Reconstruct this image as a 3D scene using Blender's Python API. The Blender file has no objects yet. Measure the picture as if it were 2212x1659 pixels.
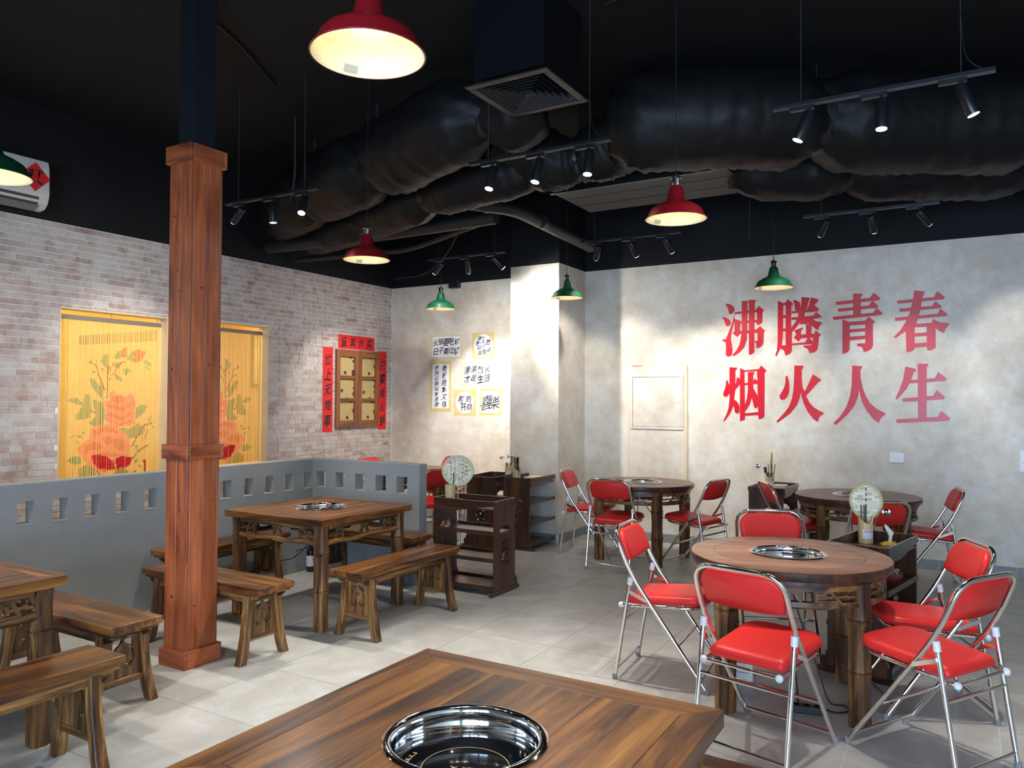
import bpy, bmesh, math, random
from mathutils import Vector, Matrix
random.seed(7)
R=math.radians; PI=math.pi
SKY_S=22.0; EXPO=0.2; BOOTH=42; LAMP_E=4; LAMP_P=.55; LENS_E=20; SPOT_P=78; SPOT_A=56
SC=bpy.context.scene; COL=SC.collection
# ---------------------------------------------------------------- camera, sky, daylight, exposure
cam=bpy.data.cameras.new('camera'); co=bpy.data.objects.new('camera',cam); COL.objects.link(co)
rt=Vector((0.861365,0.507961,0.005086)); up=Vector((0.006309,-0.020708,0.999766)); fw=Vector((-0.507947,0.861131,0.021042))
mw=Matrix.Identity(4)
for i in range(3):
    mw[i][0]=rt[i]; mw[i][1]=up[i]; mw[i][2]=-fw[i]
mw[2][3]=1.55
co.matrix_world=mw
cam.sensor_width=36; cam.lens=36*1659.8/2212; cam.clip_start=.05; cam.clip_end=100
SC.camera=co
w=bpy.data.worlds.new('sky'); SC.world=w; w.use_nodes=True
bg=w.node_tree.nodes['Background']; bg.inputs[0].default_value=(.50,.71,1,1); bg.inputs[1].default_value=SKY_S
SC.view_settings.view_transform='Standard'; SC.view_settings.look='None'; SC.view_settings.gamma=1; SC.view_settings.use_curve_mapping=False
SC.view_settings.exposure=EXPO
def area(name,loc,rot,sx,sy,power,color,portal=False):
    l=bpy.data.lights.new(name,'AREA'); l.shape='RECTANGLE'; l.size=sx; l.size_y=sy; l.energy=power; l.color=color
    if portal: l.cycles.is_portal=True
    o=bpy.data.objects.new(name,l); COL.objects.link(o); o.location=loc; o.rotation_euler=rot; return o
FRONT_Y=-3.2
WINS=[(-1.35,-.1),(.05,1.3),(1.45,2.7)]
for a,b in WINS: area('daylight_portal',((a+b)/2,FRONT_Y-.08,1.4),(R(90),0,0),b-a,2.3,1,(1,1,1),True)
# the two curtained booths behind the brick wall have a warm ceiling light
area('booth_light',(-7.55,4.2,2.7),(0,0,0),.5,1.6,BOOTH,(1,.80,.48))
area('booth_light',(-7.55,5.9,2.7),(0,0,0),.5,1.2,BOOTH*.8,(1,.80,.48))

# ---------------------------------------------------------------- helpers
def lin(r,g,b):
    f=lambda c:(c/255/12.92) if c<=10 else ((c/255+.055)/1.055)**2.4
    return (f(r),f(g),f(b),1)
class MB:
    def __init__(s): s.bm=bmesh.new()
    def box(s,x0,x1,y0,y1,z0,z1,mx=None):
        v=[s.bm.verts.new((x,y,z)) for x in (x0,x1) for y in (y0,y1) for z in (z0,z1)]
        for f in ((0,1,3,2),(4,6,7,5),(0,4,5,1),(2,3,7,6),(0,2,6,4),(1,5,7,3)): s.bm.faces.new([v[i] for i in f])
        if mx is not None:
            for q in v: q.co=mx@q.co
        return s
    def bar(s,p,q,w,h,upv=(0,0,1)):
        p=Vector(p);q=Vector(q);d=(q-p);L=d.length;d.normalize();u=Vector(upv)
        if abs(d.dot(u))>.97: u=Vector((0,1,0))
        a=d.cross(u).normalized();b=a.cross(d)
        vs=[]
        for c in (p,q):
            for i,j in ((-1,-1),(1,-1),(1,1),(-1,1)): vs.append(s.bm.verts.new(c+a*(w/2*i)+b*(h/2*j)))
        for f in ((3,2,1,0),(4,5,6,7),(0,1,5,4),(1,2,6,5),(2,3,7,6),(3,0,4,7)): s.bm.faces.new([vs[i] for i in f])
        return s
    def tube(s,pts,r,n=8,closed=False):
        pts=[Vector(p) for p in pts]; N=len(pts); rr=r if isinstance(r,(list,tuple)) else [r]*N
        tang=[]
        for i in range(N):
            a=pts[(i-1)%N] if (closed or i>0) else pts[i]; b=pts[(i+1)%N] if (closed or i<N-1) else pts[i]
            t=(b-a); tang.append(t.normalized() if t.length>1e-9 else Vector((0,0,1)))
        u=Vector((0,0,1)) if abs(tang[0].z)<.9 else Vector((1,0,0))
        u=(u-tang[0]*u.dot(tang[0])).normalized(); rings=[]
        for i in range(N):
            t=tang[i]; u=(u-t*u.dot(t)); u=u.normalized() if u.length>1e-6 else t.orthogonal().normalized(); v=t.cross(u)
            rings.append([s.bm.verts.new(pts[i]+(u*math.cos(2*PI*k/n)+v*math.sin(2*PI*k/n))*rr[i]) for k in range(n)])
        for i in range(N if closed else N-1):
            A=rings[i];B=rings[(i+1)%N]
            for k in range(n): s.bm.faces.new((A[k],A[(k+1)%n],B[(k+1)%n],B[k]))
        if not closed:
            s.bm.faces.new(rings[0][::-1]); s.bm.faces.new(rings[-1])
        return s
    def lathe(s,prof,n=32,c=(0,0,0),cap=False,mx=None):
        rings=[];c=Vector(c);new=[]
        for r,z in prof:
            ring=[s.bm.verts.new(c+Vector((r*math.cos(2*PI*k/n),r*math.sin(2*PI*k/n),z))) for k in range(n)] if r>1e-6 else [s.bm.verts.new(c+Vector((0,0,z)))]
            rings.append(ring); new+=ring
        for A,B in zip(rings,rings[1:]):
            for k in range(n):
                if len(A)==1 and len(B)==1: continue
                if len(A)==1: s.bm.faces.new((A[0],B[(k+1)%n],B[k]))
                elif len(B)==1: s.bm.faces.new((A[k],A[(k+1)%n],B[0]))
                else: s.bm.faces.new((A[k],A[(k+1)%n],B[(k+1)%n],B[k]))
        if cap:
            if len(rings[0])>1: s.bm.faces.new(rings[0][::-1])
            if len(rings[-1])>1: s.bm.faces.new(rings[-1])
        if mx is not None:
            for v in new: v.co=mx@v.co
        return s
    def plate(s,outer,holes,t,fn):
        b=bmesh.new(); E=[]
        for loop in [outer]+list(holes):
            vs=[b.verts.new((u,v,0)) for u,v in loop]
            for i in range(len(vs)): E.append(b.edges.new((vs[i],vs[(i+1)%len(vs)])))
        if holes: bmesh.ops.triangle_fill(b,use_beauty=True,use_dissolve=False,edges=E)
        else:
            f=b.faces.new(b.verts[:]); 
            if len(outer)>4: bmesh.ops.triangulate(b,faces=[f])
        if t:
            r=bmesh.ops.extrude_face_region(b,geom=b.faces[:])
            for g in r['geom']:
                if isinstance(g,bmesh.types.BMVert): g.co.z+=t
        bmesh.ops.recalc_face_normals(b,faces=b.faces[:])
        for v in b.verts: v.co=Vector(fn(v.co.x,v.co.y,v.co.z))
        m=bpy.data.meshes.new('t'); b.to_mesh(m); b.free(); s.bm.from_mesh(m); bpy.data.meshes.remove(m); return s
    def ball(s,c,r,n=10,sc=(1,1,1)):
        m=Matrix.Translation(c)@Matrix.Diagonal((sc[0],sc[1],sc[2],1)); bmesh.ops.create_uvsphere(s.bm,u_segments=n,v_segments=max(5,n//2+1),radius=r,matrix=m); return s
    def mesh(s,name,mat,bevel=0,smooth=0,seg=1,recalc=True):
        if bevel: 
            bmesh.ops.bevel(s.bm,geom=s.bm.edges[:],offset=bevel,segments=seg,affect='EDGES',profile=.5,clamp_overlap=True)
        if recalc: bmesh.ops.recalc_face_normals(s.bm,faces=s.bm.faces[:])
        m=bpy.data.meshes.new(name); s.bm.to_mesh(m); s.bm.free()
        for q in (mat if isinstance(mat,(list,tuple)) else [mat]): m.materials.append(q)
        if smooth:
            m.polygons.foreach_set('use_smooth',[True]*len(m.polygons)); m.set_sharp_from_angle(angle=R(smooth))
        return m
    def obj(s,name,mat,parent=None,**k):
        o=bpy.data.objects.new(name,s.mesh(name,mat,**k)); COL.objects.link(o); o.parent=parent; return o
def place(o,loc=None,rz=None):
    if loc is not None: o.location=loc
    if rz is not None: o.rotation_euler=(0,0,rz)
    return o
def tag(o,label=None,cat=None,group=None,kind=None):
    if label: o['label']=label
    if cat: o['category']=cat
    if group: o['group']=group
    if kind: o['kind']=kind
    return o
def thing(name,label,cat,loc=(0,0,0),rz=0,group=None):
    o=bpy.data.objects.new(name,None); COL.objects.link(o); o.empty_display_size=.1; place(o,loc,rz); return tag(o,label,cat,group)
def struct(o,label=None): o['kind']='structure'; 
def S(name,mb,mat,parent=None,**k):
    o=mb.obj(name,mat,parent,**k)
    if parent is None: o['kind']='structure'
    return o
KIDS={}
def dup(root,loc,rz,label,group=None):
    def cp(o,par):
        c=o.copy(); COL.objects.link(c); c.parent=par
        for ch in kids(o): cp(ch,c)
        return c
    def kids(o):
        k=o.name
        if k not in KIDS: KIDS[k]=list(o.children)
        return KIDS[k]
    r=cp(root,None); place(r,loc,rz); r['label']=label
    if group: r['group']=group
    return r
def fillet(pts,rad,n=5):
    pts=[Vector(p) for p in pts]; out=[pts[0]]
    for i in range(1,len(pts)-1):
        a,b,c=pts[i-1],pts[i],pts[i+1]; r=rad[i-1] if isinstance(rad,(list,tuple)) else rad
        r=min(r,(a-b).length*.49,(c-b).length*.49); p=b+(a-b).normalized()*r; q=b+(c-b).normalized()*r
        for k in range(n+1):
            t=k/n; out.append(p*(1-t)**2+b*2*t*(1-t)+q*t*t)
    out.append(pts[-1]); return out
def rrect(x0,x1,y0,y1,r,n=5):
    out=[]
    for cx,cy,a in ((x1-r,y1-r,0),(x0+r,y1-r,90),(x0+r,y0+r,180),(x1-r,y0+r,270)):
        for k in range(n+1):
            t=R(a+90*k/n); out.append((cx+r*math.cos(t),cy+r*math.sin(t)))
    return out

# ---------------------------------------------------------------- materials
def newmat(name):
    m=bpy.data.materials.new(name); m.use_nodes=True; nt=m.node_tree; return m,nt,nt.nodes['Principled BSDF']
def N(nt,t,**k):
    n=nt.nodes.new(t)
    for a,b in k.items():
        if a.startswith('i_'): n.inputs[int(a[2:])].default_value=b
        else: setattr(n,a,b)
    return n
def L(nt,a,b): nt.links.new(a,b)
def flat(name,c,rough=.5,metal=0,coat=0,emit=None,es=0,spec=None,sheen=0):
    m,nt,p=newmat(name); p.inputs['Base Color'].default_value=c if len(c)==4 else (*c,1); p.inputs['Roughness'].default_value=rough; p.inputs['Metallic'].default_value=metal
    if coat: p.inputs['Coat Weight'].default_value=coat; p.inputs['Coat Roughness'].default_value=.15
    if spec is not None: p.inputs['Specular IOR Level'].default_value=spec
    if emit: p.inputs['Emission Color'].default_value=(*emit,1); p.inputs['Emission Strength'].default_value=es
    return m
def ramp(nt,fac,stops):
    r=N(nt,'ShaderNodeValToRGB'); e=r.color_ramp.elements
    while len(e)<len(stops): e.new(.5)
    for q,(pos,c) in zip(e,stops): q.position=pos; q.color=c
    L(nt,fac,r.inputs[0]); return r.outputs[0]
def mottled(name,cols,scale=3,rough=.5,detail=6,bump=0,world=True,spec=.5,fine=0,stretch=(1,1,1)):
    m,nt,p=newmat(name)
    if world: src=N(nt,'ShaderNodeNewGeometry').outputs['Position']
    else: src=N(nt,'ShaderNodeTexCoord').outputs['Object']
    mp=N(nt,'ShaderNodeMapping'); mp.inputs['Scale'].default_value=stretch; L(nt,src,mp.inputs[0])
    n=N(nt,'ShaderNodeTexNoise'); n.inputs['Scale'].default_value=scale; n.inputs['Detail'].default_value=detail; n.inputs['Roughness'].default_value=.62; L(nt,mp.outputs[0],n.inputs['Vector'])
    k=len(cols); c=ramp(nt,n.outputs[0],[(.3+.4*i/(k-1),q) for i,q in enumerate(cols)])
    L(nt,c,p.inputs['Base Color']); p.inputs['Roughness'].default_value=rough; p.inputs['Specular IOR Level'].default_value=spec
    if bump:
        n2=N(nt,'ShaderNodeTexNoise'); n2.inputs['Scale'].default_value=scale*12; L(nt,src,n2.inputs['Vector'])
        b=N(nt,'ShaderNodeBump'); b.inputs['Strength'].default_value=bump; b.inputs['Distance'].default_value=.004; L(nt,n2.outputs[0],b.inputs['Height']); L(nt,b.outputs[0],p.inputs['Normal'])
    return m
def wood(name,cols,axis=0,scale=1,rough=.35,coat=.25,vary=.35,bump=.15,knots=True):
    m,nt,p=newmat(name)
    tc=N(nt,'ShaderNodeTexCoord'); oi=N(nt,'ShaderNodeObjectInfo')
    mul=N(nt,'ShaderNodeVectorMath',operation='SCALE'); cx=N(nt,'ShaderNodeCombineXYZ'); L(nt,oi.outputs['Random'],cx.inputs[0]); L(nt,oi.outputs['Random'],cx.inputs[1]); L(nt,oi.outputs['Random'],cx.inputs[2])
    L(nt,cx.outputs[0],mul.inputs[0]); mul.inputs['Scale'].default_value=17
    add=N(nt,'ShaderNodeVectorMath',operation='ADD'); L(nt,tc.outputs['Object'],add.inputs[0]); L(nt,mul.outputs[0],add.inputs[1])
    mp=N(nt,'ShaderNodeMapping'); s=[11*scale]*3; s[axis]=1.1*scale; mp.inputs['Scale'].default_value=s; L(nt,add.outputs[0],mp.inputs[0])
    n=N(nt,'ShaderNodeTexNoise'); n.inputs['Scale'].default_value=1; n.inputs['Detail'].default_value=5; n.inputs['Roughness'].default_value=.6; n.inputs['Distortion'].default_value=1.1; L(nt,mp.outputs[0],n.inputs['Vector'])
    mp2=N(nt,'ShaderNodeMapping'); s=[70*scale]*3; s[axis]=2.5*scale; mp2.inputs['Scale'].default_value=s; L(nt,add.outputs[0],mp2.inputs[0])
    n2=N(nt,'ShaderNodeTexNoise'); n2.inputs['Scale'].default_value=1; n2.inputs['Detail'].default_value=3; L(nt,mp2.outputs[0],n2.inputs['Vector'])
    k=len(cols); c=ramp(nt,n.outputs[0],[(.32+.36*i/(k-1),q) for i,q in enumerate(cols)])
    # fine streaks and board-to-board variation
    ma=N(nt,'ShaderNodeMapRange'); ma.inputs['From Min'].default_value=.3; ma.inputs['From Max'].default_value=.7; ma.inputs['To Min'].default_value=.72; ma.inputs['To Max'].default_value=1.18; L(nt,n2.outputs[0],ma.inputs[0])
    mb=N(nt,'ShaderNodeMapRange'); mb.inputs['To Min'].default_value=1-vary; mb.inputs['To Max'].default_value=1+vary; L(nt,oi.outputs['Random'],mb.inputs[0])
    mm=N(nt,'ShaderNodeMath',operation='MULTIPLY'); L(nt,ma.outputs[0],mm.inputs[0]); L(nt,mb.outputs[0],mm.inputs[1])
    mx=N(nt,'ShaderNodeVectorMath',operation='SCALE'); L(nt,c,mx.inputs[0]); L(nt,mm.outputs[0],mx.inputs['Scale'])
    L(nt,mx.outputs[0],p.inputs['Base Color']); p.inputs['Roughness'].default_value=rough
    p.inputs['Coat Weight'].default_value=coat; p.inputs['Coat Roughness'].default_value=.22
    if bump:
        b=N(nt,'ShaderNodeBump'); b.inputs['Strength'].default_value=bump; b.inputs['Distance'].default_value=.002; L(nt,n2.outputs[0],b.inputs['Height']); L(nt,b.outputs[0],p.inputs['Normal'])
    return m
TW=[lin(38,17,5),lin(84,45,15),lin(130,80,30),lin(160,108,48)]
WT=[wood('table_wood_'+'xyz'[i],TW,i,vary=.14,coat=.22,rough=.4) for i in range(3)]
DW=[lin(38,22,11),lin(84,52,24),lin(130,88,44),lin(164,122,66)]
WD=[wood('aged_wood_'+'xyz'[i],DW,i,scale=1.6,rough=.5,coat=.1,vary=.2) for i in range(3)]
RW=[lin(96,62,46),lin(136,92,70),lin(160,116,92)]
WR=wood('round_top_wood',RW,0,scale=.8,rough=.42,coat=.2,vary=.06,bump=.08)
RE=wood('round_rim_wood',[lin(28,16,12),lin(62,36,24),lin(90,56,36)],2,rough=.4,vary=.1)
CW=[wood('cart_wood_'+'xyz'[i],[lin(36,19,11),lin(66,39,23),lin(92,56,34)],i,rough=.3,coat=.4,vary=.2) for i in range(3)]
PW=[wood('post_wood_'+'xyz'[i],[lin(100,42,22),lin(150,74,40),lin(176,94,54),lin(190,106,66)],i,scale=.8,rough=.45,coat=.1,vary=.14) for i in range(3)]
WINW=[wood('shutter_wood_'+'xyz'[i],[lin(96,52,22),lin(128,72,34),lin(146,86,42)],i,rough=.4,vary=.1) for i in range(3)]
CHROME=flat('chrome',(.82,.82,.80,1),.1,1)
STEEL=flat('polished_steel',(.80,.80,.80,1),.07,1)
RED=flat('red_vinyl',lin(222,44,40),.42,spec=.4)
WHITEP=flat('white_plastic',lin(226,226,230),.35)
BLACKM=flat('black_metal',(.010,.010,.012,1),.35,spec=.45)
BLACKP=flat('black_plastic',(.012,.012,.013,1),.45)
GLASSB=flat('black_glass',(.004,.004,.006,1),.06,coat=.5)
GOLD=flat('gold_print',lin(200,172,110),.4)
CABLE=flat('cable_rubber',(.01,.01,.011,1),.55)
BLACKC=mottled('black_ceiling_paint',[(.005,.005,.005,1),(.009,.0088,.0085,1)],2.2,.75,spec=.25)
BLACKW=mottled('black_wall_paint',[(.004,.0045,.006,1),(.007,.0075,.009,1)],1.5,.7,spec=.25)
PLAST=None
def plaster():
    m,nt,p=newmat('wall_plaster'); src=N(nt,'ShaderNodeNewGeometry').outputs['Position']
    def nz(sc,det,ro):
        n=N(nt,'ShaderNodeTexNoise'); n.inputs['Scale'].default_value=sc; n.inputs['Detail'].default_value=det; n.inputs['Roughness'].default_value=ro; L(nt,src,n.inputs['Vector']); return n.outputs[0]
    c1=ramp(nt,nz(2.6,9,.68),[(.33,lin(186,170,150)),(.5,lin(206,196,180)),(.66,lin(222,218,210))])
    c2=ramp(nt,nz(9,8,.7),[(.35,lin(190,176,158)),(.55,lin(212,206,194)),(.7,lin(226,224,220))])
    mx=N(nt,'ShaderNodeMix',data_type='RGBA'); mx.inputs[0].default_value=.4; L(nt,c1,mx.inputs[6]); L(nt,c2,mx.inputs[7])
    L(nt,mx.outputs[2],p.inputs['Base Color']); p.inputs['Roughness'].default_value=.38; p.inputs['Specular IOR Level'].default_value=.35
    return m
PLAST=plaster()
PART=mottled('grey_partition_paint',[lin(138,140,140),lin(146,148,148)],6,.45,spec=.4)
MORTAR=mottled('white_mortar',[lin(222,218,212),lin(230,227,222)],8,.8)
def brick(name,island):
    m,nt,p=newmat(name); src=N(nt,'ShaderNodeNewGeometry')
    rnd=src.outputs['Random Per Island'] if island else N(nt,'ShaderNodeObjectInfo').outputs['Random']
    base=ramp(nt,rnd,[(0,lin(150,122,112)),(.12,lin(166,146,136)),(.35,lin(184,172,166)),(.7,lin(190,182,176)),(.9,lin(176,156,146)),(1,lin(148,112,98))])
    n=N(nt,'ShaderNodeTexNoise'); n.inputs['Scale'].default_value=9; n.inputs['Detail'].default_value=8; n.inputs['Roughness'].default_value=.7; n.inputs['Distortion'].default_value=.6; L(nt,src.outputs['Position'],n.inputs['Vector'])
    dark=ramp(nt,n.outputs[0],[(.36,lin(140,108,96)),(.46,lin(178,160,150)),(.55,lin(198,192,187))])
    mx=N(nt,'ShaderNodeMix',data_type='RGBA'); mx.inputs[0].default_value=.45; L(nt,base,mx.inputs[6]); L(nt,dark,mx.inputs[7])
    L(nt,mx.outputs[2],p.inputs['Base Color']); p.inputs['Roughness'].default_value=.7
    b=N(nt,'ShaderNodeBump'); b.inputs['Strength'].default_value=.3; b.inputs['Distance'].default_value=.004; L(nt,n.outputs[0],b.inputs['Height']); L(nt,b.outputs[0],p.inputs['Normal'])
    return m
BR1=brick('brick_face',False); BR2=brick('brick_face_joined',True)
def tilemat():
    m,nt,p=newmat('floor_tile_glaze'); src=N(nt,'ShaderNodeNewGeometry').outputs['Position']; oi=N(nt,'ShaderNodeObjectInfo')
    v=N(nt,'ShaderNodeVectorMath',operation='ADD'); cx=N(nt,'ShaderNodeCombineXYZ'); mu=N(nt,'ShaderNodeMath',operation='MULTIPLY'); mu.inputs[1].default_value=40; L(nt,oi.outputs['Random'],mu.inputs[0]); L(nt,mu.outputs[0],cx.inputs[2]); L(nt,src,v.inputs[0]); L(nt,cx.outputs[0],v.inputs[1])
    n=N(nt,'ShaderNodeTexNoise'); n.inputs['Scale'].default_value=3.2; n.inputs['Detail'].default_value=9; n.inputs['Roughness'].default_value=.68; n.inputs['Distortion'].default_value=.7; L(nt,v.outputs[0],n.inputs['Vector'])
    c=ramp(nt,n.outputs[0],[(.3,lin(164,160,153)),(.5,lin(178,175,169)),(.62,lin(190,188,183)),(.75,lin(204,202,198))])
    L(nt,c,p.inputs['Base Color']); p.inputs['Roughness'].default_value=.36; p.inputs['Specular IOR Level'].default_value=.4
    return m
TILE=tilemat(); GROUT=flat('tile_grout',lin(220,218,214),.8)
SKIRT=mottled('skirting_tile',[lin(120,120,118),lin(142,142,140)],5,.4)
BAMBOO=wood('bamboo_cup',[lin(176,150,96),lin(202,178,126),lin(214,194,146)],2,rough=.4,vary=.06)
STICK=flat('dark_chopstick',lin(54,30,28),.4)
CREAM=flat('cream_paint',lin(226,214,186),.5)
YELLOWW=mottled('booth_yellow_paint',[lin(214,176,96),lin(226,190,110)],2,.7)
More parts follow.
